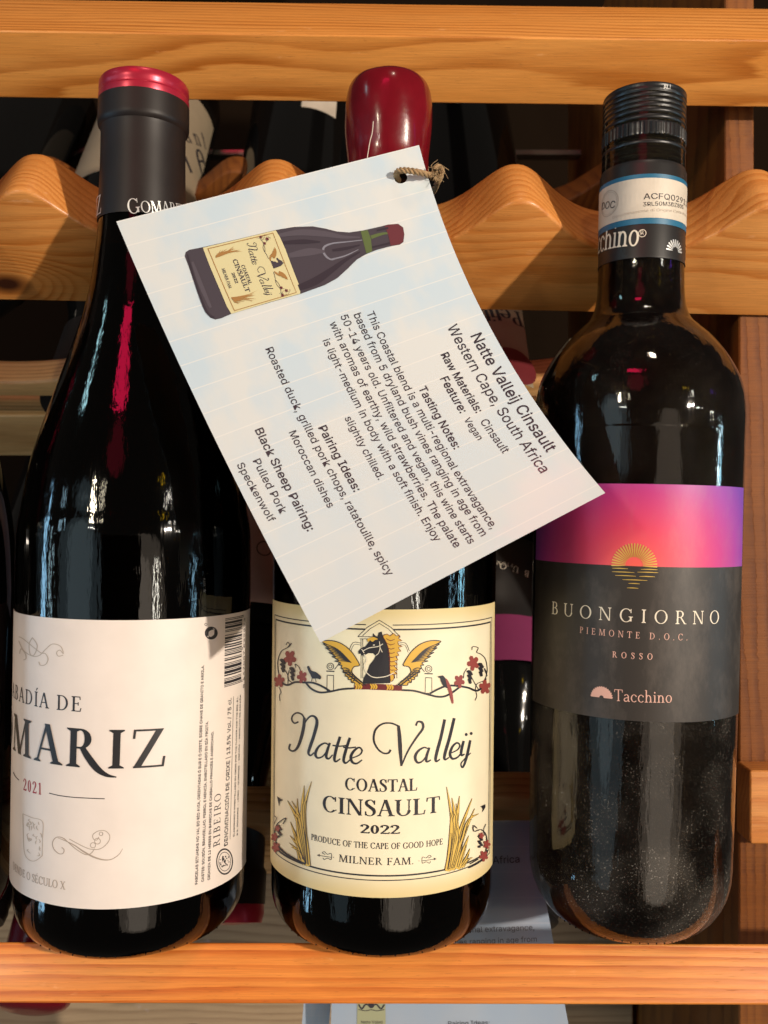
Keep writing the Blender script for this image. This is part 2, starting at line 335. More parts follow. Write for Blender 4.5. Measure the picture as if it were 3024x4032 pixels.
def card_mat():
    m, nt, b = new_mat('laminated_card_print'); L = nt.links.new
    tc = nd(nt, 'ShaderNodeTexCoord'); s = nd(nt, 'ShaderNodeSeparateXYZ'); L(tc.outputs['UV'], s.inputs[0])
    # watercolour wash of pale blue, and pale board lines across
    nz = nd(nt, 'ShaderNodeTexNoise'); nz.inputs['Scale'].default_value = 4.5; nz.inputs['Detail'].default_value = 6
    L(tc.outputs['UV'], nz.inputs['Vector'])
    r = nd(nt, 'ShaderNodeMapRange'); r.inputs[1].default_value = 0.42; r.inputs[2].default_value = 0.58; L(nz.outputs['Fac'], r.inputs[0])
    g = nd(nt, 'ShaderNodeMapRange'); g.inputs[1].default_value = 1.0; g.inputs[2].default_value = 0.35; g.inputs[3].default_value = 0.15; g.inputs[4].default_value = 0.9; L(s.outputs[0], g.inputs[0])  # bluer towards the top: part print, part cool light in the colour
    ml = nd(nt, 'ShaderNodeMath', operation='MULTIPLY'); L(r.outputs[0], ml.inputs[0]); L(g.outputs[0], ml.inputs[1])
    mx = nd(nt, 'ShaderNodeMix', data_type='RGBA'); L(ml.outputs[0], mx.inputs[0]); mx.inputs[6].default_value = (0.65, 0.68, 0.68, 1); mx.inputs[7].default_value = (0.52, 0.64, 0.73, 1)
    f = nd(nt, 'ShaderNodeMath', operation='MULTIPLY'); L(s.outputs[0], f.inputs[0]); f.inputs[1].default_value = 17.5
    fr = nd(nt, 'ShaderNodeMath', operation='FRACT'); L(f.outputs[0], fr.inputs[0])
    ls = nd(nt, 'ShaderNodeMath', operation='LESS_THAN'); L(fr.outputs[0], ls.inputs[0]); ls.inputs[1].default_value = 0.045
    lm = nd(nt, 'ShaderNodeMath', operation='MULTIPLY'); L(ls.outputs[0], lm.inputs[0]); lm.inputs[1].default_value = 0.55
    mx2 = nd(nt, 'ShaderNodeMix', data_type='RGBA'); L(lm.outputs[0], mx2.inputs[0]); L(mx.outputs[2], mx2.inputs[6]); mx2.inputs[7].default_value = (0.78, 0.77, 0.74, 1)
    L(mx2.outputs[2], b.inputs['Base Color'])
    b.inputs['Roughness'].default_value = 0.5; b.inputs['Specular IOR Level'].default_value = 0.15
    b.inputs['Coat Weight'].default_value = 0.25; b.inputs['Coat Roughness'].default_value = 0.10
    n3 = nd(nt, 'ShaderNodeTexNoise'); n3.inputs['Scale'].default_value = 160; n3.inputs['Detail'].default_value = 2; L(tc.outputs['Object'], n3.inputs['Vector'])
    bp = nd(nt, 'ShaderNodeBump'); bp.inputs['Strength'].default_value = 0.12; bp.inputs['Distance'].default_value = 0.0005
    L(n3.outputs['Fac'], bp.inputs['Height']); L(bp.outputs[0], b.inputs['Coat Normal'])
    return m
M['card'] = card_mat()
M['card_shaded'] = M['card'].copy()  # copy of the card print with shade darkened and blued into it
for n_ in M['card_shaded'].node_tree.nodes:
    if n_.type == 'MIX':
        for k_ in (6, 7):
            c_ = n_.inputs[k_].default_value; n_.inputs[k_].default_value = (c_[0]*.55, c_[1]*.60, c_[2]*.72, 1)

# ------------------------------------------------------------------ 2-D drawing kit
def ccw(p):
    a = 0
    for i in range(len(p)):
        x0, y0 = p[i]; x1, y1 = p[(i+1) % len(p)]; a += x0*y1-x1*y0
    return p if a > 0 else p[::-1]

def ribbon(pts, w, n=8, closed=False):
    """smooth stroke; w is a number or one width per point"""
    ws = [w]*len(pts) if isinstance(w, (int, float)) else list(w)
    P0 = [V((x, y, k)) for (x, y), k in zip(pts, ws)]
    out = []
    m = len(P0)
    rng = range(m if closed else m-1)
    for i in rng:
        if closed: a, b, c, d = P0[i-1], P0[i], P0[(i+1) % m], P0[(i+2) % m]
        else: a, b, c, d = P0[max(i-1, 0)], P0[i], P0[i+1], P0[min(i+2, m-1)]
        for j in range(n):
            t = j/n
            out.append(0.5*((2*b)+(c-a)*t+(2*a-5*b+4*c-d)*t*t+(3*b-a-3*c+d)*t**3))
    if not closed: out.append(P0[-1])
    else: out.append(out[0])
    q = []
    k = len(out)
    for i, p in enumerate(out):
        if closed and i in (0, k-1): t = out[1]-out[k-2]
        else: t = out[min(i+1, k-1)]-out[max(i-1, 0)]
        l = sqrt(t.x*t.x+t.y*t.y) or 1e-9
        nx, ny = -t.y/l, t.x/l; h = max(p.z, 1e-6)/2
        q.append(((p.x+nx*h, p.y+ny*h), (p.x-nx*h, p.y-ny*h)))
    return [[q[i][0], q[i][1], q[i+1][1], q[i+1][0]] for i in range(len(q)-1)]

def ellipse(cx, cy, rx, ry, n=16):
    return [[(cx+rx*cos(2*pi*i/n), cy+ry*sin(2*pi*i/n)) for i in range(n)]]

def arcband(cx, cy, rx, ry, a0, a1, wx, wy, n=None):
    n = n or max(4, int(abs(a1-a0)/14))
    o = []
    for i in range(n):
        s, e = radians(a0+(a1-a0)*i/n), radians(a0+(a1-a0)*(i+1)/n)
        o.append([(cx+rx*cos(s), cy+ry*sin(s)), (cx+rx*cos(e), cy+ry*sin(e)),
                  (cx+(rx-wx)*cos(e), cy+(ry-wy)*sin(e)), (cx+(rx-wx)*cos(s), cy+(ry-wy)*sin(s))])
    return o

def ring(cx, cy, r, w, n=24): return arcband(cx, cy, r, r, 0, 360, w, w, n)

# ---- a roman serif face drawn from strokes (cap height = 1)
def glyph(ch, W, T):
    p = []
    def Q(x0, y0, x1, y1, w): p.append([(x0-w/2, y0), (x0+w/2, y0), (x1+w/2, y1), (x1-w/2, y1)])
    def B(x0, x1, y, h): p.append([(x0, y), (x1, y), (x1, y+h), (x0, y+h)])
    s = 0.085
    def SF(x, y, w, d=1):
        a = w/2
        p.append([(x-a-s, y), (x+a+s, y), (x+a+s, y+d*.03), (x+a, y+d*.085), (x-a, y+d*.085), (x-a-s, y+d*.03)])
    def ST(x, w=W, y0=0, y1=1, sf=True):
        Q(x, y0, x, y1, w)
        if sf: SF(x, y0, w, 1); SF(x, y1, w, -1)
    def A(*k): p.extend(arcband(*k))
    acc = {'Á': 'A', 'Í': 'I', 'É': 'E', 'Ó': 'O'}.get(ch)
    if acc:
        adv, q = glyph(acc, W, T)
        return adv, q+[[(adv/2-.03, 1.07), (adv/2+.03, 1.07), (adv/2+.16, 1.26), (adv/2+.05, 1.26)]]
    if ch == 'A':
        Q(.10, 0, .37, 1, T*1.2); Q(.66, 0, .385, 1.02, W); B(.2, .54, .33, T); SF(.10, 0, T); SF(.66, 0, W); return .78, p
    if ch == 'B':
        ST(.17); B(.17, .34, 1-T, T); B(.17, .36, .5, T); B(.17, .36, 0, T)
        A(.33, .76, .22, .24, -90, 90, W, T); A(.35, .27, .26, .27, -90, 90, W, T); return .68, p
    if ch in 'CG':
        A(.45, .5, .39, .52, 42, 318, W, T); Q(.735, .70, .735, .99, T); 
        if ch == 'C': p.extend(ribbon([(.74, .15), (.78, .22)], [T*1.4, T*.5], 3)); return .84, p
        Q(.73, .06, .73, .40, W); SF(.73, .42, W, -1); return .90, p
    if ch == 'D':
        ST(.17); A(.33, .5, .44, .5, -90, 90, W, T); B(.17, .33, 0, T); B(.17, .33, 1-T, T); return .86, p
    if ch in 'EF':
        ST(.17); B(.17, .54, 1-T, T); Q(.53, 1, .56, .78, T); B(.17, .44, .49, T); Q(.44, .4, .44, .62, T)
        if ch == 'E': B(.17, .56, 0, T); Q(.56, 0, .61, .24, T)
        return (.68 if ch == 'E' else .62), p
    if ch == 'H': ST(.17); ST(.69); B(.17, .69, .49, T); return .86, p
    if ch == 'I': ST(.18); return .36, p
    if ch == 'J': Q(.2, .1, .2, 1, W); SF(.2, 1, W, -1); p.extend(ribbon([(.2, .1), (.15, -.08), (.02, -.13)], [W, T, T*1.5], 4)); return .38, p
    if ch == 'L': ST(.17); B(.17, .54, 0, T); Q(.54, 0, .60, .26, T); return .64, p
    if ch == 'M':
        Q(.12, 0, .17, 1, T*1.1); SF(.12, 0, T); SF(.15, 1, T, -1); Q(.20, 1, .50, .0, W); Q(.49, .0, .80, 1, T*1.1); Q(.86, 0, .82, 1, W); SF(.86, 0, W); SF(.84, 1, W, -1); return 1.02, p
    if ch == 'N':
        Q(.15, 0, .15, 1, T*1.1); SF(.15, 0, T); SF(.12, 1, T, -1); Q(.17, 1, .71, 0, W); Q(.72, 0, .72, 1, T*1.1); SF(.72, 1, T, -1); return .86, p
    if ch == 'O': A(.44, .5, .40, .52, 0, 360, W, T); return .88, p
    if ch == 'P': ST(.17); A(.33, .73, .24, .27, -90, 90, W, T); B(.17, .33, 1-T, T); B(.17, .33, .46, T); return .62, p
    if ch in 'RŘ':
        ST(.17); A(.33, .74, .24, .26, -90, 90, W, T); B(.17, .33, 1-T, T); B(.17, .36, .48, T)
        if ch == 'R': Q(.38, .50, .66, 0, W*.95); B(.60, .76, 0, T); return .74, p
        p.extend(ribbon([(.37, .52), (.52, .26), (.72, -.02), (.92, -.17), (1.12, -.22)], [W*.8, W*1.05, W, W*.6, T*.5], 6)); return .80, p
    if ch == 'S':
        p.extend(ribbon([(.46, .80), (.38, .95), (.27, .985), (.13, .90), (.12, .72), (.28, .55), (.43, .40), (.47, .2), (.36, .04), (.24, .015), (.12, .06), (.07, .2)],
                        [T, T, T, W*.75, W*.95, W*1.1, W*1.1, W*.85, T, T, T, T], 4))
        Q(.48, .70, .48, .97, T); Q(.07, .03, .07, .28, T); return .58, p
    if ch == 'T': ST(.36, W, 0, 1, False); SF(.36, 0, W); B(.05, .67, 1-T, T); Q(.05, 1, .03, .76, T); Q(.67, 1, .69, .76, T); return .72, p
    if ch == 'U':
        Q(.17, .32, .17, 1, W); SF(.17, 1, W, -1); Q(.68, .32, .68, 1, T*1.1); SF(.68, 1, T, -1)
        r = .51/2+W/2; A(.17-W/2+r, .33, r, .35, 180, 360, W*.9, T); return .84, p
    if ch == 'V': Q(.1, 1, .38, 0, W); Q(.66, 1, .39, 0, T*1.1); SF(.1, 1, W, -1); SF(.66, 1, T, -1); return .76, p
    if ch == 'X': Q(.12, 1, .62, 0, W); Q(.12, 0, .62, 1, T*1.1); SF(.12, 1, W, -1); SF(.62, 0, W); SF(.12, 0, T); SF(.62, 1, T, -1); return .74, p
    if ch == 'Z': B(.06, .66, 1-T, T); Q(.60, 1, .12, 0, W); B(.05, .66, 0, T); Q(.07, 1, .05, .76, T); Q(.67, 0, .70, .27, T); return .74, p
    if ch == '0': A(.28, .5, .25, .51, 0, 360, W, T); return .56, p
    if ch == '1': Q(.25, 0, .25, 1, W); SF(.25, 0, W); p.extend(ribbon([(.24, .97), (.1, .86)], [T, T], 2)); return .46, p
    if ch == '2':
        p.extend(ribbon([(.09, .74), (.13, .92), (.28, .985), (.44, .88), (.45, .68), (.32, .42), (.16, .18), (.06, .05)], [W*1.1, T*1.3, T*1.3, W*.95, W, W*.7, T*1.2, T], 5))
        B(.05, .52, 0, W*.8); Q(.51, 0, .56, .2, T); return .58, p
    if ch == '.': p.extend(ellipse(.12, .06, .07, .07, 8)); return .26, p
    if ch == ' ': return .34, p
    x = .62
    if ch == 'o': A(.30, .31, .27, .33, 0, 360, W, T); return .60, p
    if ch == 'c': A(.30, .31, .27, .33, 40, 320, W, T); p.extend(ellipse(.47, .49, .055, .055, 8)); return .54, p
    if ch == 'e': A(.30, .31, .27, .33, 0, 318, W, T); B(.1, .56, .34, T); return .58, p
    if ch == 'i': Q(.15, 0, .15, x, W); SF(.15, 0, W); B(.04, .15, x-T, T); p.extend(ellipse(.15, .84, .07, .07, 8)); return .30, p
    if ch in 'nh':
        Q(.15, 0, .15, (1.05 if ch == 'h' else x), W); SF(.15, 0, W); B(.04, .15, (1.05 if ch == 'h' else x)-T, T)
        Q(.50, 0, .50, .42, W); SF(.50, 0, W); A(.33, .36, .17+W/2, .27, 0, 170, W, T*1.3); return .66, p
    if ch == 'a':
        Q(.42, .06, .42, .44, W); A(.26, .42, .16+W/2, .21, 0, 155, W, T); p.extend(ribbon([(.41, .37), (.25, .32), (.10, .24), (.10, .09), (.2, .02), (.33, .06), (.42, .14)], [T, T*1.2, W*.7, W, T*1.5, T, T], 4))
        p.extend(ribbon([(.42, .08), (.47, .02), (.53, .04)], [W, T*1.6, T], 3)); return .56, p
    if ch == 't': Q(.16, .1, .16, .85, W); B(.04, .32, x-T, T); p.extend(ribbon([(.16, .12), (.2, .02), (.33, .05)], [W, T*1.6, T], 4)); return .36, p
    return .5, p

def serif(text, W=.13, T=.05, track=0.0, scales=None):
    polys = []; x = 0; pos = []
    for i, ch in enumerate(text):
        adv, q = glyph(ch, W, T); k = scales[i] if scales else 1
        pos.append(x)
        polys += [[(a*k+x, b*k) for a, b in pl] for pl in q]
        x += adv*k + track
    pos.append(x-track)
    return polys, pos

def fill(polys, eps=1e-6):
    """union of polygons -> (verts, tris); groups that do not touch are filled apart"""
    vs, fs = [], []
    for pl in polys:
        pl = ccw(pl); n = len(vs)
        vs += [V(q) for q in pl]; fs.append(list(range(n, n+len(pl))))
    r = delaunay_2d_cdt(vs, [], fs, 0, eps)
    X = np.array([(v[0], v[1]) for v in r[0]]); Tn = np.array([list(f) for f in r[2]], dtype=int).reshape(-1, 3)
    if not len(Tn): print('EMPTY', polys[:1]); return [], []
    C = X[Tn].mean(axis=1); keep = np.zeros(len(Tn), bool)
    for pl in polys:      # keep the triangles whose middle lies in one of the strokes
        A = np.array(pl); lo, hi = A.min(0), A.max(0)
        ix = np.nonzero((~keep) & (C[:, 0] >= lo[0]) & (C[:, 0] <= hi[0]) & (C[:, 1] >= lo[1]) & (C[:, 1] <= hi[1]))[0]
        if not len(ix): continue
        q = C[ix]; ins = np.zeros(len(ix), bool); m = len(A)
        for i in range(m):
            x0, y0 = A[i]; x1, y1 = A[(i+1) % m]
            if y0 == y1: continue
            c = ((y0 > q[:, 1]) != (y1 > q[:, 1])) & (q[:, 0] < (x1-x0)*(q[:, 1]-y0)/(y1-y0)+x0)
            ins ^= c
        keep[ix[ins]] = True
    return [tuple(v) for v in X.tolist()], Tn[keep].tolist()

_font = {}
def sans_font():
    if 'f' not in _font:
        _font['f'] = None
        try:
            p = os.path.join(bpy.utils.resource_path('LOCAL'), 'datafiles', 'fonts', 'Inter.woff2')
            if os.path.exists(p): _font['f'] = bpy.data.fonts.load(p)
        except Exception: pass
    return _font['f']

def sans(text, bold=0.0):
    """lettering outline from Blender's own interface face -> (verts, faces, width), cap height = 1"""
    cu = bpy.data.curves.new('t', 'FONT'); cu.body = text; cu.resolution_u = 3
    f = sans_font()
    if f: cu.font = f
    o = bpy.data.objects.new('t', cu); COL.objects.link(o)
    dg = bpy.context.evaluated_depsgraph_get(); dg.update()
    me = bpy.data.meshes.new_from_object(o.evaluated_get(dg))
    vs = [(v.co.x, v.co.y) for v in me.vertices]; fs = [list(p.vertices) for p in me.polygons]
    bpy.data.meshes.remove(me); bpy.data.objects.remove(o); bpy.data.curves.remove(cu)
    k = 1/0.728
    x0 = min(v[0] for v in vs); vs = [((x-x0)*k, y*k) for x, y in vs]
    return vs, fs, max(v[0] for v in vs)

def heavier(part, dx, dy=0.0):
    """a second impression shifted a hair along the line"""
    return [(x+dx, y+dy) for x, y in part[0]], part[1]

def lay(name, parts, surf, mat, parent, off=0.0002, maxlen=0.0022):
    """parts: list of (verts2d, faces) in surface coordinates; surf(a,b,off)->point"""
    bm = bmesh.new()
    for vs, fs in parts:
        bv = [bm.verts.new((x, y, 0)) for x, y in vs]
        for f in fs:
            if len(set(f)) < 3: continue
            try: bm.faces.new([bv[i] for i in f])
            except ValueError: pass
    for _ in range(5):
        es = [e for e in bm.edges if e.calc_length() > maxlen]
        if not es: break
        bmesh.ops.subdivide_edges(bm, edges=es, cuts=1)
        bmesh.ops.triangulate(bm, faces=[f for f in bm.faces if len(f.verts) > 3])
    bm.normal_update()
    for f in bm.faces:
        if f.normal.z < 0: f.normal_flip()
    for v in bm.verts: v.co = surf(v.co.x, v.co.y, off)
    me = bpy.data.meshes.new(name); bm.to_mesh(me); bm.free(); me.materials.append(mat)
    return link(bpy.data.objects.new(name, me), parent)

# ------------------------------------------------------------------ bottles
class Bottle:
    """a standing bottle: local z from base to mouth; unprojects photograph pixels onto itself"""
    def __init__(s, name, label, X, zb, tilt, R, Y=0.32, mat=None):
        s.R = R
        s.root = empty(name, label, 'wine bottle', P(1512, 2016, Y)+V((X, 0, zb)), (0, radians(tilt), 0), 'wine bottles standing in front')
        s.mw = Matrix.Translation(s.root.location) @ Matrix.Rotation(radians(tilt), 4, 'Y')
        s.inv = s.mw.inverted()
    def hit(s, u, v, R=None):
        R = R or s.R
        o = s.inv @ V((0, CY, 0)); d = s.inv.to_3x3() @ (P(u, v, 1)-V((0, CY, 0)))
        a = d.x**2+d.y**2; b = 2*(o.x*d.x+o.y*d.y); c = o.x**2+o.y**2-R*R
        D = b*b-4*a*c
        t = (-b-sqrt(max(D, 0)))/(2*a); p = o+d*t
        return (atan2(p.x, -p.y)*R, p.z)
    def surf(s, R=None):
        R = R or s.R
        return lambda a, z, off=0.0: V(((R+off)*sin(a/R), -(R+off)*cos(a/R), z))

def lathe(name, prof, mat, parent, n=96, smooth=40, rfun=None, cap_bottom=True, cap_top=True):
    vs, fs = [], []
    for r, z in prof:
        for i in range(n):
            a = 2*pi*i/n; rr = r if rfun is None else rfun(r, z, a)
            vs.append((rr*sin(a), -rr*cos(a), z))
    for j in range(len(prof)-1):
        for i in range(n):
            k = (i+1) % n; fs.append((j*n+i, j*n+k, (j+1)*n+k, (j+1)*n+i))
    if cap_bottom: fs.append(tuple(range(n))[::-1])
    if cap_top: fs.append(tuple((len(prof)-1)*n+i for i in range(n)))
    return mesh_obj(name, vs, fs, mat, parent, smooth)

def smooth_prof(pts, n=6):
    out = []
    for i in range(len(pts)-1):
        a, b, c, d = (V(pts[max(i-1, 0)]), V(pts[i]), V(pts[i+1]), V(pts[min(i+2, len(pts)-1)]))
        for j in range(n):
            t = j/n; q = 0.5*((2*b)+(c-a)*t+(2*a-5*b+4*c-d)*t*t+(3*b-a-3*c+d)*t**3)
            out.append((max(q.x, 1e-5), q.y))
    out.append(tuple(pts[-1])); return out

def base_prof(R, r, punt=0.010, k=1.25):
    """heel of the bottle with the punt under it"""
    pr = [(0.0005, punt*.10), (R*0.35, punt*.08), (R*0.62, punt*.04), (R-r*1.15, 0.0), (R-r, 0.0)]
    for i in range(1, 9):
        a = pi/2*i/8; pr.append((R-r+r*sin(a), r*k*(1-cos(a))))
    return pr

def label_patch(name, bot, a0, a1, z0, z1, mat, parent, R=None, off=0.00012, uvm=None, corner=0.0):
    """paper wrapped on the glass, with a thin rim down to the glass"""
    R = R or bot.R; S = bot.surf(R); n = max(12, int((a1-a0)/R/radians(2.2)))
    m = 14
    vs, uv, fs = [], [], []
    for j in range(m+1):
        for i in range(n+1):
            a = a0+(a1-a0)*i/n; z = z0+(z1-z0)*j/m
            vs.append(S(a, z, off))
            uv.append(uvm(a, z) if uvm else (i/n, j/m))
    for j in range(m):
        for i in range(n):
            q = j*(n+1)+i; fs.append((q, q+1, q+n+2, q+n+1))
    rim = [i for i in range(n+1)]+[(j*(n+1)+n) for j in range(1, m+1)]+[m*(n+1)+i for i in range(n-1, -1, -1)]+[j*(n+1) for j in range(m-1, 0, -1)]
    base = len(vs)
    for k in rim:
        i = k % (n+1); j = k//(n+1); a = a0+(a1-a0)*i/n; z = z0+(z1-z0)*j/m
        vs.append(S(a, z, -0.00003)); uv.append(uv[k])
    for k in range(len(rim)):
        k2 = (k+1) % len(rim); fs.append((rim[k], base+k, base+k2, rim[k2]))
    return mesh_obj(name, vs, fs, mat, parent, 50, uv)

def text_on(bot, kind, text, p0, p1, cap=None, R=None, W=.13, T=.05, i0=0, i1=None, scales=None, bold=0.0, hscale=1.0, fit=0.0):
    """place lettering so that it runs from pixel p0 to pixel p1; returns a part for lay()"""
    a0, z0 = bot.hit(*p0, R=R); a1, z1 = bot.hit(*p1, R=R)
    L = sqrt((a1-a0)**2+(z1-z0)**2); ca, sa = (a1-a0)/L, (z1-z0)/L
    if kind == 'serif':
        i1 = len(text) if i1 is None else i1
        pl, pos = serif(text, W, T, 0, scales)
        if cap:
            sx = cap+fit*(L/(pos[i1]-pos[i0])-cap); nat = (pos[i1]-pos[i0])*sx
            tr = (L-nat)/max(1, (i1-i0-1))/sx
            pl, pos = serif(text, W, T, tr, scales); sy = cap
        else: sx = sy = L/(pos[i1]-pos[i0])
        sy *= hscale; x0 = pos[i0]
        vs, fs = fill(pl)
    else:
        vs, fs, w = sans(text, bold); sx = L/w; sy = cap if cap else sx*hscale; x0 = 0
    out = []
    for x, y in vs:
        X, Yy = (x-x0)*sx, y*sy
        out.append((a0+X*ca-Yy*sa, z0+X*sa+Yy*ca))
    return out, fs

def draw_on(bot, polys, fmap, R=None):
    """fill polygons given in a zoomed-photo frame; fmap turns them into pixels"""
    vs, fs = fill(polys, 1e-4)
    return [bot.hit(*fmap(x, y), R=R) for x, y in vs], fs

def rect_lines(a0, a1, z0, z1, w, sides='lrtb'):
    o = []
    def add(x0, x1, y0, y1):
        n = max(1, int(max(x1-x0, y1-y0)/0.002))
        for i in range(n):
            if x1-x0 > y1-y0: q = (x0+(x1-x0)*i/n, x0+(x1-x0)*(i+1)/n, y0, y1)
            else: q = (x0, x1, y0+(y1-y0)*i/n, y0+(y1-y0)*(i+1)/n)
            o.append([(q[0], q[2]), (q[1], q[2]), (q[1], q[3]), (q[0], q[3])])
    if 'l' in sides: add(a0, a0+w, z0, z1)
    if 'r' in sides: add(a1-w, a1, z0, z1)
    if 'b' in sides: add(a0+w, a1-w, z0, z0+w)
    if 't' in sides: add(a0+w, a1-w, z1-w, z1)
    vs, fs = [], []
    for pl in o:
        n = len(vs); vs += pl; fs.append([n, n+1, n+2, n+3])
    return vs, fs

# ================================================================== the rack
rack = empty('wine_rack', 'orange varnished pine wine rack with scalloped rails carrying all the bottles', 'wine rack', (0, 0, -0.16))
RL = rack.location

def beam(name, origin, u, v, w, mat, parent=rack, bev=0.0012):
    """box with corner at origin and edge vectors u (length), v, w; edges eased"""
    bm = bmesh.new(); o = V(origin)
    c = [o, o+u, o+u+v, o+v, o+w, o+u+w, o+u+v+w, o+v+w]
    b = [bm.verts.new(q-parent.location) for q in c]
    for f in ((0, 3, 2, 1), (4, 5, 6, 7), (0, 1, 5, 4), (1, 2, 6, 5), (2, 3, 7, 6), (3, 0, 4, 7)): bm.faces.new([b[i] for i in f])
    bmesh.ops.recalc_face_normals(bm, faces=bm.faces)
    if bev: bmesh.ops.bevel(bm, geom=list(bm.edges), offset=bev, segments=3, affect='EDGES', profile=0.6)
    me = bpy.data.meshes.new(name); bm.to_mesh(me); bm.free()
    me.shade_smooth(); me.set_sharp_from_angle(angle=radians(35)); me.materials.append(mat)
    return link(bpy.data.objects.new(name, me), parent)

def scallop(name, x0, x1, px, S, amp, yv, zv, depth, thick, slope, mat, parent=rack, e=0.20):
    """wavy board standing upright in the room: peaks at px + k*S; (yv,zv) is the front top edge in a valley"""
    n = int((x1-x0)/0.0016); vs, fs = [], []
    r = 0.0016
    for i in range(n+1):
        x = x0+(x1-x0)*i/n
        d = math.asin(min(1, abs(sin(pi*(x-px)/S))))*2/pi; d = sqrt(d*d+.0016)-.04*(1-d)
        f = 1-(1-math.exp(-4.6*d**1.7))/(1-math.exp(-4.6))
        h = amp*f
        o = V((x, yv, zv-x*slope))
        top = o+UP*h
        ring_ = [o-UP*depth, top-UP*r, top-UP*r*.3+FW*r*.3, top+FW*r, top+FW*(thick-r), top-UP*r*.3+FW*(thick-r*.3), top-UP*r+FW*thick, o-UP*depth+FW*thick]
        vs += [q-parent.location for q in ring_]
    k = 8
    for i in range(n):
        for j in range(k):
            a = i*k+j; b = i*k+(j+1) % k; fs.append((a, b, b+k, a+k))
    fs.append(tuple(range(k))[::-1]); fs.append(tuple(n*k+j for j in range(k)))
    return mesh_obj(name, vs, fs, mat, parent, 50)

LX = 0.23
# upper ledge rail above the caps (arris at pixel row ~140, falls to the right)
t_dir = V((1, 0, -0.0125)).normalized()
o = V((-LX, 0.345+CY, 0.1775+LX*.0125))
beam('top_rail', o-UP*0.0256, t_dir*2*LX, UP*0.0256, FW*0.029, M['w_top'])
# scalloped neck rail in front
scallop('scalloped_rail', -0.19, 0.19, 0.048, 0.0872, 0.0193, 0.335+CY, 0.0962, 0.0272, 0.0255, 0.0208, M['w_neck'])
# ledge rail the bases stand against
o = V((-LX, 0.3021+CY, -0.1401))
beam('front_rail', o, V((1, 0, -0.0025)).normalized()*2*LX, V((0, -0.423, -0.906))*0.0175, V((0, 0.906, -0.423))*0.034, M['w_front'], bev=0.0010)
# rear scalloped rails that carry the stored bottles
scallop('scalloped_rail', -0.26, 0.1345, -0.1168, 0.1145, 0.012, 0.43+CY, 0.060, 0.008, 0.016, 0.0, M['w_back'])
scallop('scalloped_rail', -0.26, 0.1345, -0.1168, 0.1145, 0.014, 0.425+CY, -0.1306, 0.031, 0.020, 0.0, M['w_back'])
scallop('scalloped_rail', -0.34, 0.1345, -0.088, 0.1145, 0.024, 0.56+CY, 0.184, 0.05, 0.018, 0.0, M['w_post'])  # darker wood puts the dimness of this far rail into its colour
scallop('scalloped_rail', -0.26, 0.1345, 0.050, 0.2, 0.014, 0.372+CY, -0.1208, 0.030, 0.0117, 0.0, M['w_back'])
o = V((-0.28, 0.452+CY, 0.0469))
beam('cross_plank', o-UP*0.0285, V((0.4145, 0, 0)), UP*0.0285, FW*0.0217, M['w_back'])
o = V((-0.28, 0.435+CY, -0.1640))
beam('cross_plank', o-UP*0.018, V((0.4145, 0, 0)), UP*0.018, FW*0.03, M['w_back'])
# side panel of the rack on the right, its front post and the stub of a cross rail
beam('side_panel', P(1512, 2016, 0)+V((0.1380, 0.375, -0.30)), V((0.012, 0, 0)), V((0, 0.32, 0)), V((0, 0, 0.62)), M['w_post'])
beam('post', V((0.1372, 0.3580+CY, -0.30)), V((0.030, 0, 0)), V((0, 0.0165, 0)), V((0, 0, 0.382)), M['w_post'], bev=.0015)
beam('rail_stub', V((0.1360, 0.3440+CY, -0.1235)), V((0.034, 0, 0)), V((0, 0.0135, 0)), V((0, 0, 0.0275)), M['w_neck'])
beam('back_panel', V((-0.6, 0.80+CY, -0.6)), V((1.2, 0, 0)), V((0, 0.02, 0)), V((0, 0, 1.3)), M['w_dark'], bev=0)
beam('lower_board', V((-0.30, 0.50+CY, -0.40)), V((0.4345, 0, 0)), V((0, 0.012, 0)), V((0, 0, 0.245)), M['plank_pale'])
beam('shelf_edge', V((-0.30, 0.63+CY, 0.2430)), V((0.4345, 0, 0)), V((0, 0.01, 0)), V((0, 0, 0.0035)), simple('shelf_edge_metal', (0.30, 0.27, 0.23), .25, metal=.6), bev=0.0006)

# ================================================================== stored bottles behind
WP = [(0.0350, 0), (0.0350, 0.165), (0.0342, 0.180), (0.0300, 0.200), (0.0220, 0.216), (0.0160, 0.230), (0.0143, 0.245), (0.0143, 0.262)]
ROT_IN = V((0, -0.643, -0.766)).to_track_quat('Z', 'Y').to_matrix()

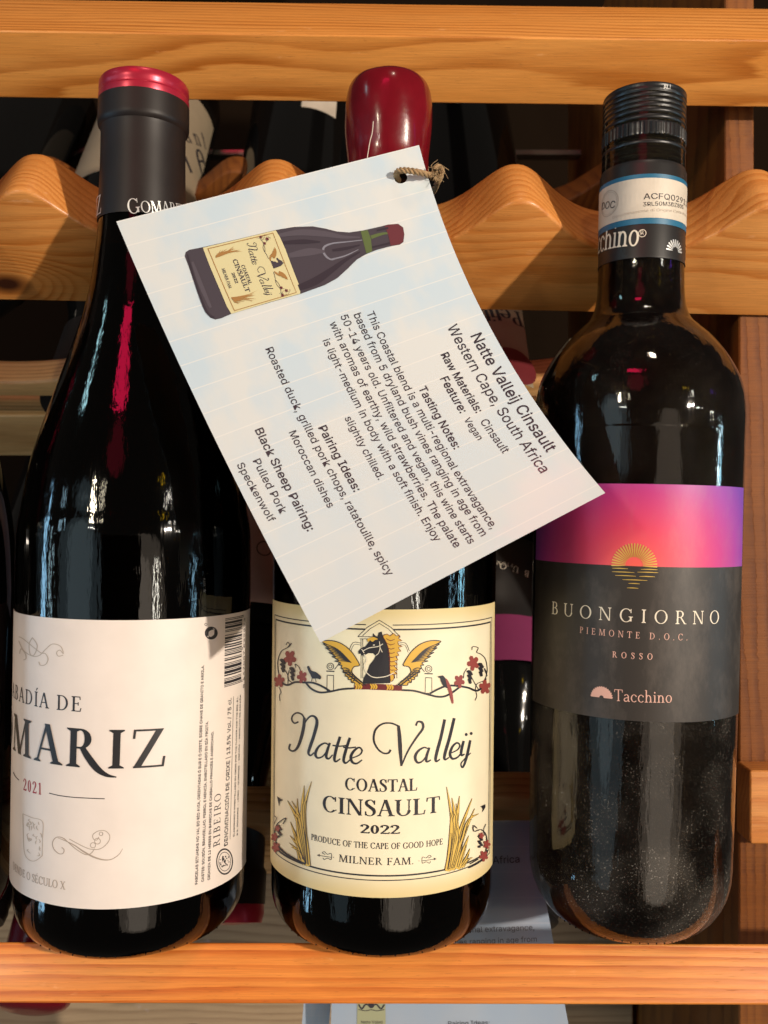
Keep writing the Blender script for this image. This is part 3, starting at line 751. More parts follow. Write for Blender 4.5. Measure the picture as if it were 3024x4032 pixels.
class Lying:
    def __init__(s, label, tip, R=0.036, spin=0.0, cap=M['black_metal'], cap_len=0.05, tip_mat=None, length=0.30, kind='threads', dirv=(0, -0.643, -0.766)):
        # build the frame so that local -y faces the room's up side
        z = V(dirv).normalized(); y = V((0, z.z, -z.y)); y = -y if y.y < 0 else y; x = y.cross(z)
        m = Matrix((x, y, z)).transposed().to_4x4()
        base = V(tip)-z*length
        s.root = empty('stored_bottle', label, 'wine bottle', base, m.to_euler(), 'bottles lying in the rack behind')
        s.mw = Matrix.Translation(base) @ m; s.inv = s.mw.inverted(); s.R = R; s.L = length
        pr = [(0.001, 0.002), (R*.9, 0.0), (R, 0.004)]+smooth_prof([(R, 0.010), (R, length-.135), (R*.97, length-.118), (R*.80, length-.098), (R*.56, length-.080), (0.0158, length-.064), (0.0143, length-.050), (0.0143, length-.008)], 4)
        lathe('glass', pr, M['glass_back'], s.root, 64)
        if kind == 'threads':
            f = []
            for i in range(49):
                zz = length-cap_len+cap_len*i/48; w = 0.0004*sin((zz-length)*2*pi/0.0032) if i > 14 else 0
                f.append((0.0152+w, zz))
            f += [(0.0145, length+.0006), (0.002, length+.0008)]
            lathe('screw_cap', f, cap, s.root, 48)
        elif kind == 'capsule':
            lathe('capsule', [(0.0150, length-cap_len), (0.0150, length-.022), (0.0162, length-.020), (0.0162, length-.0075)], cap, s.root, 48)
            lathe('capsule_ring', [(0.0157, length-.0076), (0.0160, length-.004), (0.0152, length-.0005), (0.004, length+.0004)], tip_mat or cap, s.root, 48)
        else:
            lathe('wax_cap', smooth_prof([(0.0148, length-cap_len), (0.0150, length-.024), (0.0165, length-.012), (0.0150, length-.003), (0.009, length), (0.0005, length+.0004)], 4), cap, s.root, 48)
    hit = Bottle.hit
    surf = Bottle.surf

# lower row: two necks show between the standing bottles
bl = Lying('stored black bottle with a red ringed capsule, between the left and middle bottles', (-0.0655, 0.380+CY, -0.1690), cap=M['black_sleeve'], tip_mat=M['red_cap'], kind='capsule', dirv=(0, -.40, -.917))
lb = label_patch('label', bl, -0.050, 0.050, bl.L-.205, bl.L-.127, M['pinklabel'], bl.root)
cxa, cza = bl.hit(1040, 2160)
lay('lettering', [(lambda q: ([v for p in q for v in p], [list(range(4*i, 4*i+4)) for i in range(len(q))]))(ring(cxa, cza, 0.0035, 0.0005))], bl.surf(), M['ink'], lb)

br = Lying('stored screw cap bottle with upside down black and magenta label, right of the middle bottle', (0.0575, 0.386+CY, -0.1715))
lb = label_patch('label', br, -0.045, 0.052, br.L-.178, br.L-.130, M['black_band'], br.root)
label_patch('label_band', br, -0.045, 0.052, br.L-.130, br.L-.105, paper('shaded_magenta_print', (0.20, 0.025, 0.095), .5), br.root)  # label magenta darkened in colour for the shade behind
lay('lettering', [text_on(br, 'serif', 'BUONGIORNO', (2084, 2252), (1700, 2252), cap=0.0039, W=.10, T=.045),
                  text_on(br, 'serif', 'PIEMONTE D.O.C.', (2020, 2222), (1780, 2222), cap=0.0020, W=.10, T=.045)], br.surf(), M['ink_cream'], lb)
Lying('black bottle lying behind the left bottle, farthest left of the lower stored row', (-0.174, 0.385+CY, -0.170), cap=M['black_sleeve'], kind='capsule')
Lying('dark red wax tipped bottle end poking out under the front rail at lower left', ((115-1512)/F*.372, 0.372+CY, -0.2005), cap=M['wax'], kind='wax')

# upper row
def at_line(k, x): return V((x, 0.60+CY, 0.235))-FW*k
bu = Lying('cream labelled bottle lying above, behind the neck of the left bottle', at_line(.24, -0.150), R=.0372, cap=M['black_sleeve'], kind='capsule')
lb = label_patch('label', bu, -0.056, 0.056, bu.L-.262, bu.L-.150, M['tan'], bu.root)
a, b = (830, 560), (640, 590)
for q_ in (text_on(bu, 'serif', 'ant', (735, 560), (812, 590), cap=0.0120, W=.14, T=.05), text_on(bu, 'serif', 'I', (748, 680), (766, 684), cap=0.010, W=.3), text_on(bu, 'serif', 'e', (790, 700), (808, 704))):
    lay('lettering', [q_], bu.surf(), M['ink'], lb)
bw = Lying('stored dark bottle with a small white label, between left and middle bottle tops', at_line(.24, -0.052), R=.0372)
lb = label_patch('label', bw, -0.024, -0.002, bw.L-.285, bw.L-.222, M['seal'], bw.root)
bp_ = Lying('bottle with upside down tan label lying behind, just left of the right bottle shoulder', at_line(.24, 0.0475), R=.0362)
pa = bp_.hit(2066, 1300)[0]
lb = label_patch('label', bp_, *sorted((pa, pa-.075*(1 if pa > 0 else -1))), *sorted((bp_.hit(2000, 1100)[1], bp_.hit(2000, 1500)[1])), M['tan'], bp_.root)
lay('lettering', [text_on(bp_, 'serif', 'Petite', (2046, 1232), (1850, 1228), cap=.0105, W=.15, T=.05)], bp_.surf(), M['ink'], lb)
lay('picture', [([(p[0], p[1]) for p in (lambda c: [(c[0]+.012*cos(k*pi/12), c[1]+.012*sin(k*pi/12)) for k in range(24)])(bp_.hit(2020, 1440))], [list(range(24))])], bp_.surf(), M['ink_maroon'], lb)
Lying('grey brown dusty bottle lying behind at the left edge above the knot', at_line(.24, -0.235), R=.0372)
Lying('black bottle on the level above, only its underside showing over the top rail', V((0.03, 0.44+CY, 0.272)), R=.036)

# ================================================================== left bottle
def zpx(v, Y): return (2016-v)/F*Y

ZB = -0.1400
BL = Bottle('wine_bottle', 'left wine bottle with off-white label, barcode on its right edge and red topped black capsule', -0.0874, ZB, 0.92, 0.0392)
hw = [(3300, 464), (2700, 469), (2294, 471), (2096, 468), (1995, 452), (1845, 426), (1716, 389), (1537, 327), (1363, 266), (1248, 229), (1124, 202), (1000, 186), (900, 177), (700, 170), (420, 168)]
prL = [(h*.0000832, zpx(v, .3195)-ZB) for v, h in hw]
heel = base_prof(prL[0][0]*.995, 0.010)
outer = heel + smooth_prof(prL, 5)
lathe('glass', outer, M['glass_green'], BL.root, 128, 60)
inner = [(0.001, .0015)]+[(r-.0007, max(z, .0015)) for r, z in heel[5:]]+[(r-.0020, z) for r, z in smooth_prof(prL[:12], 5)]
lathe('wine', inner, M['wine'], BL.root, 96, 60)
# capsule: matt black sleeve with the red top showing
zc = lambda v: zpx(v, .3060+.0105*max(0, min(1, (v-560)/250)))-ZB
lathe('capsule', [(0.01500, zc(875)), (0.01500, zc(860)), (0.01445, zc(700)), (0.01425, zc(560)), (0.01425, zc(470)), (0.01440, zc(456)), (0.01518, zc(446)), (0.01538, zc(436)), (0.01538, zc(424)), (0.01535, zc(380)), (0.01530, zc(345)), (0.0146, zc(344))],
      M['black_sleeve'], BL.root, 96, 30, cap_bottom=False, cap_top=False)
lathe('capsule_top', [(0.01450, zc(380)), (0.0152, zc(343)), (0.01525, zc(322)), (0.0149, zc(315)), (0.0149, zc(305)), (0.01515, zc(298)), (0.01510, zc(272)), (0.01460, zc(262)), (0.0135, zc(258)), (0.003, zc(257))],
      M['red_cap'], BL.root, 96, 30, cap_bottom=False)
RC = 0.01515
capL = [c for c in BL.root.children if c.name.startswith('capsule')][0]
lay('lettering', [text_on(BL, 'serif', 'GOMARIZ', (503, 844), (640, 838), R=RC, W=.12, T=.05, i1=3, scales=[1.3]+[1]*6),
                  text_on(BL, 'serif', 'IZ', (372, 858), (399, 838), R=RC, W=.12, T=.05)], BL.surf(RC), M['silver'], capL, off=0.0001)

aL0 = BL.hit(975, 2900)[0]
z_top = BL.hit(514, 2442)[1]; z_bot = BL.hit(470, 3578)[1]
labL = label_patch('front_label', BL, -0.075, aL0, z_bot, z_top, M['pinkish'], BL.root)
SL = BL.surf()
z5 = lambda x, y: (x*.6329, y*.6329+2200)
zD = lambda x, y: (x*.4219, y*.4219+2750)
zE = lambda x, y: (x*.4745+700, y*.4745+2450)
T_ = lambda kind, text, p0, p1, **k: text_on(BL, kind, text, p0, p1, **k)
lay('lettering', [T_('serif', 'GOMAŘIZ', z5(218, 1250), z5(1030, 1288), cap=.01175, W=.15, T=.05, i0=3, i1=7, fit=.55)], SL, M['ink_gloss'], labL, off=.00035)
lay('lettering', [T_('serif', 'ABADÍA DE', z5(215, 915), z5(512, 952), cap=.0046, W=.13, T=.06, i0=4, i1=9, fit=.5)], SL, M['ink'], labL, off=.0002)
lay('lettering', [T_('serif', '2021', z5(148, 1437), z5(262, 1468), cap=.0036, W=.15, T=.06)], SL, M['ink_red'], labL, off=.0002)
lay('lettering', [T_('serif', 'DENDE O SÉCULO X', zD(128, 1590), zD(612, 1783), W=.13, T=.07)], SL, M['ink_grey'], labL, off=.0002)
lay('rule_line', [draw_on(BL, ribbon([(463, 882), (560, 905), (700, 922), (850, 930), (978, 935)], 8)+ribbon([(130, 688), (150, 728), (182, 762)], 7), zD)], SL, M['ink'], labL, off=.0002)
fl = ribbon([(580, 1388), (602, 1412), (590, 1445), (550, 1445), (505, 1400), (495, 1340), (530, 1295), (590, 1300), (650, 1350), (720, 1410), (800, 1455), (850, 1445), (885, 1400)], 7)
fl += ribbon([(545, 1300), (620, 1330), (700, 1370), (780, 1425), (870, 1475), (960, 1503), (1040, 1500), (1110, 1455), (1145, 1400)], [4, 6, 9, 14, 15, 12, 8, 6, 4])
fl += ribbon([(650, 1310), (760, 1370), (850, 1405), (940, 1400), (1010, 1340), (1025, 1280), (985, 1235), (920, 1235), (870, 1270), (875, 1310), (905, 1320), (925, 1290)], 6)
fl += ring(870, 1368, 27, 6)+ring(912, 1330, 30, 6)+ring(945, 1262, 20, 6)
lay('flourish', [draw_on(BL, fl, zD)], SL, M['ink_grey'], labL, off=.0002)
ft = ribbon([(395, 600), (365, 605), (355, 582), (375, 568), (397, 590), (380, 545), (330, 530), (290, 560), (250, 600), (205, 605), (150, 570), (120, 510)], 5)
ft += ribbon([(245, 640), (255, 662), (285, 658), (302, 625), (285, 590), (250, 580), (150, 500), (120, 485)], 5)+ribbon([(205, 490), (185, 530), (190, 590), (215, 598), (235, 540), (205, 490)], 5)+ribbon([(150, 630), (165, 620), (160, 590), (135, 560), (125, 590)], 5)
lay('flourish', [draw_on(BL, ft, z5)], SL, M['ink_faint'], labL, off=.0002)
cr = ribbon([(218, 1075), (300, 1110), (400, 1148), (402, 1300), (398, 1468)], 6)+ribbon([(398, 1468), (330, 1515), (270, 1500), (232, 1430), (222, 1250), (218, 1075)], 6)
rr = random.Random(4)
for k in range(26):
    x = 240+rr.random()*140; y = 1120+rr.random()*330
    if x > 250+ (y-1075)*.02: cr += ribbon([(x, y), (x+rr.uniform(-18, 18), y+rr.uniform(8, 30)), (x+rr.uniform(-14, 20), y+rr.uniform(25, 50))], [3, 9, 3], 3)
lay('crest', [draw_on(BL, cr, zD)], SL, M['ink_faint'], labL, off=.0002)
small = [
 ('PARCELAS SITUADAS NO VAL DO RÍO AVIA, ORIENTADAS Ó SUR E Ó OESTE, SOBRE CHANS DE GRANITO E ARXILA.', (160, 2172), (213, 355), .0013),
 ('CASTES: SOUSÓN, BRANCELLAO, FERROL E MENCÍA. EMBOTELLADO EN DÍA FROITA.', (212, 2150), (248, 820), .0013),
 ('CRIANZA DE 12 MESES EN BARRICAS DE CARBALLO FRANCÉS E AMERICANO.', (262, 2135), (292, 905), .0013),
 ('DENOMINACIÓN DE ORIXE | 13,5% Vol. / 75 cl.', (408, 1848), (440, 628), .0026),
 ('ELABORADO E EMBOTELLADO EN ORIXE POR THE FLOWER AND THE BEE, S.L.', (466, 1775), (495, 612), .0012),
 ('R.E. GOMARIZ - LEIRO - OURENSE - ESPAÑA - PRODUTO DE ESPAÑA', (493, 1765), (519, 600), .0012)]
lay('lettering', [T_('sans', t, zE(*a), zE(*b), cap=c) for t, a, b, c in small], SL, M['ink'], labL, off=.0002, maxlen=.004)
sl_ = [c for c in labL.children if c.name.startswith('lettering')][-1]
lay('second_impression', [heavier(T_('sans', t, zE(*a), zE(*b), cap=c), .00010, .00004) for t, a, b, c in small], SL, M['ink'], sl_, off=.00023, maxlen=.004)
lay('lettering', [T_('serif', 'RIBEIRO', zE(345, 1850), zE(355, 1412), cap=.0030, W=.11, T=.05)], SL, M['ink'], labL, off=.0002)
lay('rule_line', [draw_on(BL, ribbon([(430, 1800), (438, 1500), (447, 1100), (459, 615)], 3, 4), zE)], SL, M['ink'], labL, off=.0002)
# bar code and the figures beside it
a0, zb0 = BL.hit(*z5(1392, 800)); a1, zb1 = BL.hit(*z5(1395, 372)); a2 = BL.hit(*z5(1500, 600))[0]
vs, fs = [], []; rb = random.Random(11); zz = zb0; tot = zb1-zb0; mod = tot/95
bits = '101'+''.join(rb.choice(['0001101', '0110011', '0010011', '0111101', '0100011', '0110001']) for _ in range(6))+'01010'+''.join(rb.choice(['1110010', '1100110', '1101100', '1000010', '1011100', '1001110']) for _ in range(6))+'101'
i = 0
while i < 95:
    j = i
    while j < 95 and bits[j] == bits[i]: j += 1
    if bits[i] == '1':
        long_ = i < 3 or i > 91 or 44 < i < 50
        n = len(vs); e = a2+(0.0012 if long_ else 0)
        xs = [a0+(e-a0)*q/4 for q in range(5)]
        for x in xs: vs += [(x, zb0+i*mod), (x, zb0+j*mod)]
        for q in range(4): fs.append([n+2*q, n+2*q+2, n+2*q+3, n+2*q+1])
    i = j
lay('bar_code', [(vs, fs)], SL, M['ink'], labL, off=.0002)
lay('lettering', [T_('sans', '8 437007 839593', z5(1517, 802), z5(1522, 366), cap=.0018)], SL, M['ink'], labL, off=.0002)
gd = ring(1312, 462, 40, 7)+ribbon([(1288, 480), (1290, 450), (1312, 436), (1325, 440)], [14, 16, 14, 6])+ribbon([(1338, 440), (1336, 475), (1312, 492), (1296, 484)], [14, 16, 14, 6])+ring(1279, 408, 9, 3, 12)
lay('recycling_mark', [draw_on(BL, gd, z5)], SL, M['ink'], labL, off=.0002)
se = ring(385, 1985, 82, 10)+ring(385, 1985, 60, 4)
for k in range(30):
    a = rr.random()*2*pi; r = rr.random()*50
    se += ellipse(385+r*cos(a), 1985+r*sin(a), rr.uniform(3, 8), rr.uniform(3, 8), 6)
lay('round_seal', [draw_on(BL, [[(385+(x-385)*.85, 1985+(y-1985)*1.35) for x, y in p] for p in se], zE)], SL, M['ink'], labL, off=.0002)

# ================================================================== middle bottle
BM = Bottle('wine_bottle', 'middle wine bottle with cream winged horse label and dark red wax top', -0.0010, ZB, 0.53, 0.0383)
prM = [(0.0378, .0145), (0.0381, .06), (0.0383, .118), (0.0380, .134), (0.0368, .145), (0.0345, .157), (0.0312, .170), (0.0265, .185), (0.0222, .200), (0.0182, .215), (0.0155, .229), (0.0138, .243), (0.0132, .262), (0.0130, .272)]
heel = base_prof(.0378, .0105)
lathe('glass', heel+smooth_prof(prM, 5), M['glass_green'], BM.root, 128, 60)
lathe('wine', [(0.001, .0015)]+[(r-.0007, max(z, .0015)) for r, z in heel[5:]]+[(r-.0020, z) for r, z in smooth_prof(prM[:11], 5)], M['wine'], BM.root, 96, 60)
zc = lambda v: zpx(v, .3125)-ZB
wx = smooth_prof([(0.0136, zc(694)), (0.0141, zc(686)), (0.01395, zc(670)), (0.01390, zc(600)), (0.0144, zc(545)), (0.01495, zc(480)), (0.01505, zc(430)), (0.0149, zc(380)), (0.0141, zc(325)), (0.0122, zc(287)), (0.0085, zc(268)), (0.0035, zc(261)), (0.0003, zc(260))], 6)
wr = random.Random(3)
ph = [wr.random()*6 for _ in range(6)]
def waxf(r, z, a):
    k = 1+.010*sin(2*a+ph[0]+z*40)+.006*sin(5*a+ph[1]-z*120)+.004*sin(9*a+z*260+ph[2])
    return r*k if r > .004 else r
lathe('wax_cap', wx, M['wax'], BM.root, 96, 180, rfun=waxf)
zA = lambda x, y: (1050+x*.5727, 2350+y*.5727)
m0 = BM.hit(1073, 2600)[0]; m1 = BM.hit(1945, 2600)[0]
zt = BM.hit(1525, 2400)[1]; zb_ = BM.hit(1530, 3535)[1]
labM = label_patch('front_label', BM, m0, m1, zb_, zt, M['cream'], BM.root)
SM = BM.surf()
T_ = lambda kind, text, p0, p1, **k: text_on(BM, kind, text, zA(*p0), zA(*p1), **k)
D_ = lambda polys: draw_on(BM, polys, zA)
def blob(pts, n=5):
    """closed smooth outline through points -> one polygon"""
    m = len(pts); out = []
    for i in range(m):
        a, b, c, d = (V(pts[i-1]), V(pts[i]), V(pts[(i+1) % m]), V(pts[(i+2) % m]))
        for j in range(n):
            t = j/n; q = 0.5*((2*b)+(c-a)*t+(2*a-5*b+4*c-d)*t*t+(3*b-a-3*c+d)*t**3); out.append((q.x, q.y))
    return [out]
# double frame
fa0, fz1 = BM.hit(*zA(52, 100)); fa1 = BM.hit(*zA(1545, 120))[0]
fz1 = BM.hit(*zA(830, 190))[1]; fz0 = BM.hit(*zA(830, 1952))[1]
fa0 = BM.hit(*zA(52, 900))[0]; fa1 = BM.hit(*zA(1538, 900))[0]
g = .0013
hz0, hz1 = fz0+g, fz1-g
notch0, notch1 = BM.hit(*zA(690, 200))[0], BM.hit(*zA(860, 200))[0]
lay('border_line', [rect_lines(fa0, fa1, fz0, fz1, .00030, 'lrb'), rect_lines(fa0, notch0, fz0, fz1, .00030, 't'), rect_lines(notch1, fa1, fz0, fz1, .00030, 't'),
                    rect_lines(fa0+g, fa1-g, hz0, hz1, .00050, 'lrb'), rect_lines(fa0+g, notch0, hz0, hz1, .0005, 't'), rect_lines(notch1, fa1-g, hz0, hz1, .0005, 't')], SM, M['ink'], labM, off=.0002)
lay('lettering', [T_('serif', 'COASTAL', (535, 1325), (1036, 1330), cap=.00376, W=.17, T=.07, fit=.9), T_('serif', 'CINSAULT', (380, 1470), (1190, 1478), cap=.00495, W=.16, T=.06, fit=.9),
                  T_('serif', '2022', (642, 1622), (915, 1628), cap=.00265, W=.17, T=.10, fit=.95), T_('serif', 'PRODUCE OF THE CAPE OF GOOD HOPE', (308, 1668), (1210, 1700), cap=.00186, W=.15, T=.08, fit=.8),
                  T_('serif', 'MILNER FAM.', (497, 1818), (1012, 1836), cap=.0022, W=.13, T=.07, fit=.8)], SM, M['ink'], labM, off=.0002)
sc = []
def R_(p, w, n=6): sc.extend(ribbon(p, w, n))
R_([(222, 858), (195, 868), (176, 845), (183, 815), (212, 797), (245, 808), (262, 835)], 11)
R_([(262, 830), (258, 890), (240, 970), (215, 1035), (185, 1060), (158, 1045), (165, 1010)], [18, 22, 22, 18, 13, 12, 14])
R_([(243, 940), (268, 862), (305, 820), (338, 828), (348, 870), (325, 960), (298, 1040), (290, 1075), (305, 1090), (328, 1070)], [8, 10, 12, 16, 22, 22, 21, 16, 11, 8])
R_([(430, 1018), (400, 1005), (360, 1030), (338, 1075), (350, 1105), (385, 1098), (415, 1060), (434, 1012)], [9, 11, 15, 19, 14, 10, 9, 8])
R_([(437, 1003), (418, 1060), (412, 1100), (430, 1112), (455, 1085)], [14, 19, 18, 11, 8])
R_([(507, 960), (482, 1040), (468, 1110), (478, 1132), (508, 1112)], [18, 20, 19, 12, 8]); R_([(455, 1020), (500, 1026), (548, 1022)], 10)
R_([(574, 968), (547, 1050), (531, 1120), (545, 1142), (574, 1120)], [18, 20, 19, 12, 8]); R_([(528, 1033), (570, 1038), (615, 1032)], 10)
R_([(590, 1107), (640, 1085), (657, 1055), (635, 1035), (600, 1060), (580, 1100), (590, 1135), (620, 1145), (657, 1120)], [8, 9, 12, 12, 17, 20, 17, 12, 9])
R_([(852, 1050), (838, 1072), (805, 1074), (765, 1045), (737, 985), (748, 915), (795, 873), (855, 868), (907, 888)], [15, 13, 11, 12, 14, 14, 12, 11, 12])
R_([(905, 885), (913, 960), (918, 1050), (926, 1162)], [20, 26, 26, 14]); R_([(926, 1162), (970, 1060), (1030, 965), (1072, 905), (1068, 865), (1038, 858), (1025, 885)], [10, 12, 14, 17, 17, 13, 14])
R_([(1112, 1045), (1080, 1035), (1040, 1060), (1020, 1100), (1035, 1138), (1070, 1128), (1100, 1085), (1117, 1038)], [9, 11, 16, 20, 15, 10, 9, 8]); R_([(1118, 1035), (1098, 1095), (1098, 1132), (1128, 1120)], [14, 19, 15, 8])
R_([(1222, 842), (1197, 960), (1163, 1090), (1163, 1130), (1190, 1115)], [20, 21, 21, 14, 8]); R_([(1287, 833), (1257, 960), (1223, 1080), (1223, 1118), (1252, 1103)], [20, 21, 21, 14, 8])
R_([(1268, 1072), (1310, 1050), (1325, 1020), (1305, 1003), (1275, 1030), (1258, 1080), (1275, 1112), (1310, 1102), (1337, 1070)], [8, 9, 12, 12, 16, 19, 15, 11, 8])
R_([(1352, 990), (1337, 1050), (1336, 1088), (1358, 1080)], [17, 19, 15, 8]); R_([(1397, 985), (1377, 1080), (1357, 1150), (1341, 1172), (1334, 1145), (1360, 1112), (1400, 1072)], [17, 19, 15, 11, 10, 8, 7])
sc += ellipse(1369, 946, 10, 11, 10)+ellipse(1403, 939, 10, 11, 10)
lay('lettering', [D_(sc)], SM, M['ink'], labM, off=.0002)

# emblem, back to front
ol = 7
line = ribbon([(628, 272), (775, 160), (918, 275)], 5, 2)+ribbon([(660, 268), (775, 182), (885, 270)], 4, 2)+ribbon([(628, 273), (918, 277)], 5, 4)+ribbon([(640, 288), (905, 292)], 4, 4)
for x in (650, 662, 880, 895): line += ribbon([(x, 290), (x, 420), (x, 560)], 4, 3)
line += ribbon([(650, 318), (595, 314), (565, 375)], 4, 3)+ribbon([(648, 332), (602, 328), (576, 385)], 3, 3)+ribbon([(905, 318), (955, 318), (980, 372)], 4, 3)+ribbon([(905, 332), (950, 332), (972, 382)], 3, 3)
for cx, cy, s in ((440, 478, 1), (1112, 495, -1)):
    line += ring(cx, cy, 25, 5)+ring(cx, cy, 13, 4)+ribbon([(cx-28, cy+32), (cx+28, cy+34)], 8, 2)+ribbon([(cx-22, cy+60), (cx+22, cy+62)], 5, 2)
    line += ribbon([(cx-22, cy+60), (cx-24, cy+165)], 4, 3)+ribbon([(cx+22, cy+60), (cx+22, cy+165)], 4, 3)+ribbon([(cx-24, cy+166), (cx+24, cy+168)], 4, 2)+ribbon([(cx+s*28, cy+20), (cx+s*52, cy-10), (cx+s*62, cy-32)], 5, 3)
lay('gate_drawing', [D_(line)], SM, M['ink'], labM, off=.00018)

wingL = [(382, 305), (450, 300), (520, 322), (580, 370), (622, 430), (640, 470), (606, 478), (590, 498), (592, 525), (640, 572), (668, 600), (640, 607), (612, 606), (606, 590), (586, 588), (582, 570), (564, 566), (560, 548), (544, 544), (542, 524), (528, 518), (530, 500), (516, 490), (520, 470), (500, 468), (512, 452), (470, 440), (498, 436), (452, 408), (482, 412), (430, 380), (462, 388), (408, 348), (440, 358), (392, 322), (420, 328)]
def mir(p, c=789): return [(2*c-x, y) for x, y in p]
def outline(p, w=7, n=4): return ribbon(p, w, n, closed=True)
lay('wing', [D_([wingL])], SM, M['ink_yellow'], labM, off=.00026)
lay('wing', [D_([mir(wingL)])], SM, M['ink_yellow'], labM, off=.00026)
feath = []
for k in range(9):
    t = k/8
    feath.append([(400+t*95, 318+t*120), (490+t*50, 360+t*80), (560+t*25, 425+t*25)])
for k in range(7):
    t = k/6
    feath.append([(512+t*75, 492+t*95), (545+t*60, 488+t*85), (575+t*48, 500+t*70)])
fo = []
for p in feath: fo += ribbon(p, [3, 7, 4], 4)+ribbon(mir(p), [3, 7, 4], 4)
for k in range(16):      # small scale feathers
    x = 530+k*8.0; y = 505+k*6.2
    fo += ribbon([(x, y), (x+8, y+12), (x+18, y+8)], 5, 3)+ribbon(mir([(x, y), (x+8, y+12), (x+18, y+8)]), 5, 3)
    fo += ribbon([(x+18, y-2), (x+28, y+9), (x+38, y+4)], 4, 3)+ribbon(mir([(x+18, y-2), (x+28, y+9), (x+38, y+4)]), 4, 3)
lay('feather_lines', [D_(fo)], SM, M['ink'], labM, off=.00036)
lay('feather_lines', [D_(outline(wingL, 6)+outline(mir(wingL), 6))], SM, M['ink'], labM, off=.00032)
horse = [(632, 372), (650, 352), (682, 338), (702, 312), (716, 288), (730, 278), (733, 248), (750, 268), (762, 272), (772, 245), (790, 238), (800, 270), (815, 300), (835, 350), (846, 420), (846, 500), (852, 560), (850, 592), (662, 596), (668, 556), (690, 520), (708, 468), (738, 430), (752, 404), (732, 388), (700, 386), (672, 402), (652, 402), (652, 390), (634, 392)]
lay('horse', [D_([horse])], SM, M['ink'], labM, off=.00030)
mane = [(800, 268), (828, 255), (848, 268), (872, 250), (892, 268), (915, 262), (905, 284), (930, 300), (902, 306), (908, 330), (932, 338), (905, 348), (922, 372), (896, 378), (908, 402), (884, 408), (902, 432), (878, 440), (898, 465), (874, 472), (900, 500), (878, 508), (896, 530), (872, 530), (876, 558), (852, 582), (846, 500), (846, 420), (836, 350), (816, 300)]
lay('mane', [D_([mane])]+[D_(blob([(692, 292), (712, 280), (738, 276), (765, 290), (745, 296), (728, 308), (712, 298), (700, 308)]))], SM, M['ink_yellow'], labM, off=.00038)
ml = []
for k in range(9): ml += ribbon([(822+k*3, 285+k*30), (850+k*1.5, 300+k*29), (880, 290+k*30)], [3, 5, 3], 3)
lay('mane_lines', [D_(ml+outline(mane, 4, 2))], SM, M['ink_maroon'], labM, off=.00044)
br_ = ribbon([(655, 358), (672, 385)], 5, 2)+ribbon([(662, 372), (705, 350), (765, 340), (800, 322)], 5, 4)+ribbon([(775, 305), (780, 345), (770, 385), (750, 402)], 5, 4)+ribbon([(672, 392), (690, 430), (675, 470), (690, 520), (740, 552), (820, 545), (875, 520)], 6, 5)+ribbon([(778, 345), (795, 380)], 5, 2)
br_ += ellipse(738, 330, 8, 4, 8)
lay('bridle', [D_(br_)], SM, M['ink_cream'], labM, off=.00048)
lay('perch', [D_([[(605, 602), (700, 596), (800, 598), (930, 610), (930, 645), (800, 640), (700, 636), (605, 634)]])], SM, M['ink_maroon'], labM, off=.00034)
cl = []
for cx, cy in ((632, 616), (735, 616), (845, 620)):
    cl += [p for dx in (-16, 0, 16) for p in ribbon([(cx+dx-6, cy-18), (cx+dx+6, cy), (cx+dx-2, cy+18)], [8, 13, 7], 3)]
lay('claw', [D_(cl)], SM, M['ink_yellow'], labM, off=.00042)
vn = ribbon([(608, 628), (520, 634), (440, 650), (370, 656), (312, 632), (275, 592)], 13)+ribbon([(440, 648), (380, 612), (320, 590), (260, 588), (200, 586), (150, 606), (112, 590), (88, 545)], 13)
vn += ribbon([(928, 640), (1010, 645), (1090, 665), (1170, 685), (1230, 680), (1290, 645), (1330, 612)], 13)+ribbon([(1120, 664), (1180, 632), (1240, 610), (1310, 612), (1380, 624), (1440, 645), (1480, 615), (1502, 560)], 13)
tn = [[(110, 590), (86, 520), (82, 440), (105, 375), (142, 352), (165, 335), (150, 312), (138, 330)], [(150, 600), (150, 540), (120, 490), (95, 460)], [(180, 590), (150, 560), (160, 500)],
      [(240, 520), (225, 480), (200, 462), (205, 485)], [(90, 620), (103, 655), (92, 680), (97, 715)], [(165, 335), (175, 318), (150, 345)],
      [(1500, 560), (1512, 500), (1500, 430), (1470, 395), (1440, 380), (1450, 350), (1412, 342), (1408, 365)], [(1430, 640), (1440, 600), (1480, 580)], [(1350, 560), (1355, 520), (1375, 490)],
      [(1430, 640), (1440, 680), (1428, 712)], [(1510, 520), (1490, 490), (1512, 545)], [(1455, 640), (1430, 600), (1400, 545)]]
for p in tn: vn += ribbon(p, 5, 5)
lay('vine', [D_(vn)], SM, M['ink'], labM, off=.00028)
def leaf(cx, cy, r, rot=0.0):
    p = []
    for k in range(20):
        a = 2*pi*k/20+rot; q = r*(.55+.45*abs(cos(2.5*(a-rot)))**.7); p.append((cx+q*cos(a)*.85, cy+q*sin(a)*1.1))
    return [p]
lv = leaf(165, 420, 52, .3)+leaf(92, 578, 44, 1)+leaf(248, 550, 42, .6)+leaf(1415, 455, 50, .5)+leaf(1320, 580, 44, .2)+leaf(1495, 620, 48, .9)
for p in lv: lay('vine_leaf', [D_([p])], SM, M['ink_leaf'], labM, off=.00034)
gl = []
for cx, cy in ((118, 470), (183, 527), (1392, 548), (1468, 498)):
    gl = []
    for k in range(9): gl += ellipse(cx+((k % 3)-1)*7*(1-k/12), cy-36+k*9.5, 17-k*.8, 10, 7)
    lay('grapes', [D_(gl)], SM, M['ink'], labM, off=.00036)
gl = blob([(283, 480), (296, 476), (312, 505), (340, 515), (362, 530), (378, 548), (372, 566), (352, 560), (320, 560), (306, 535), (290, 505)])
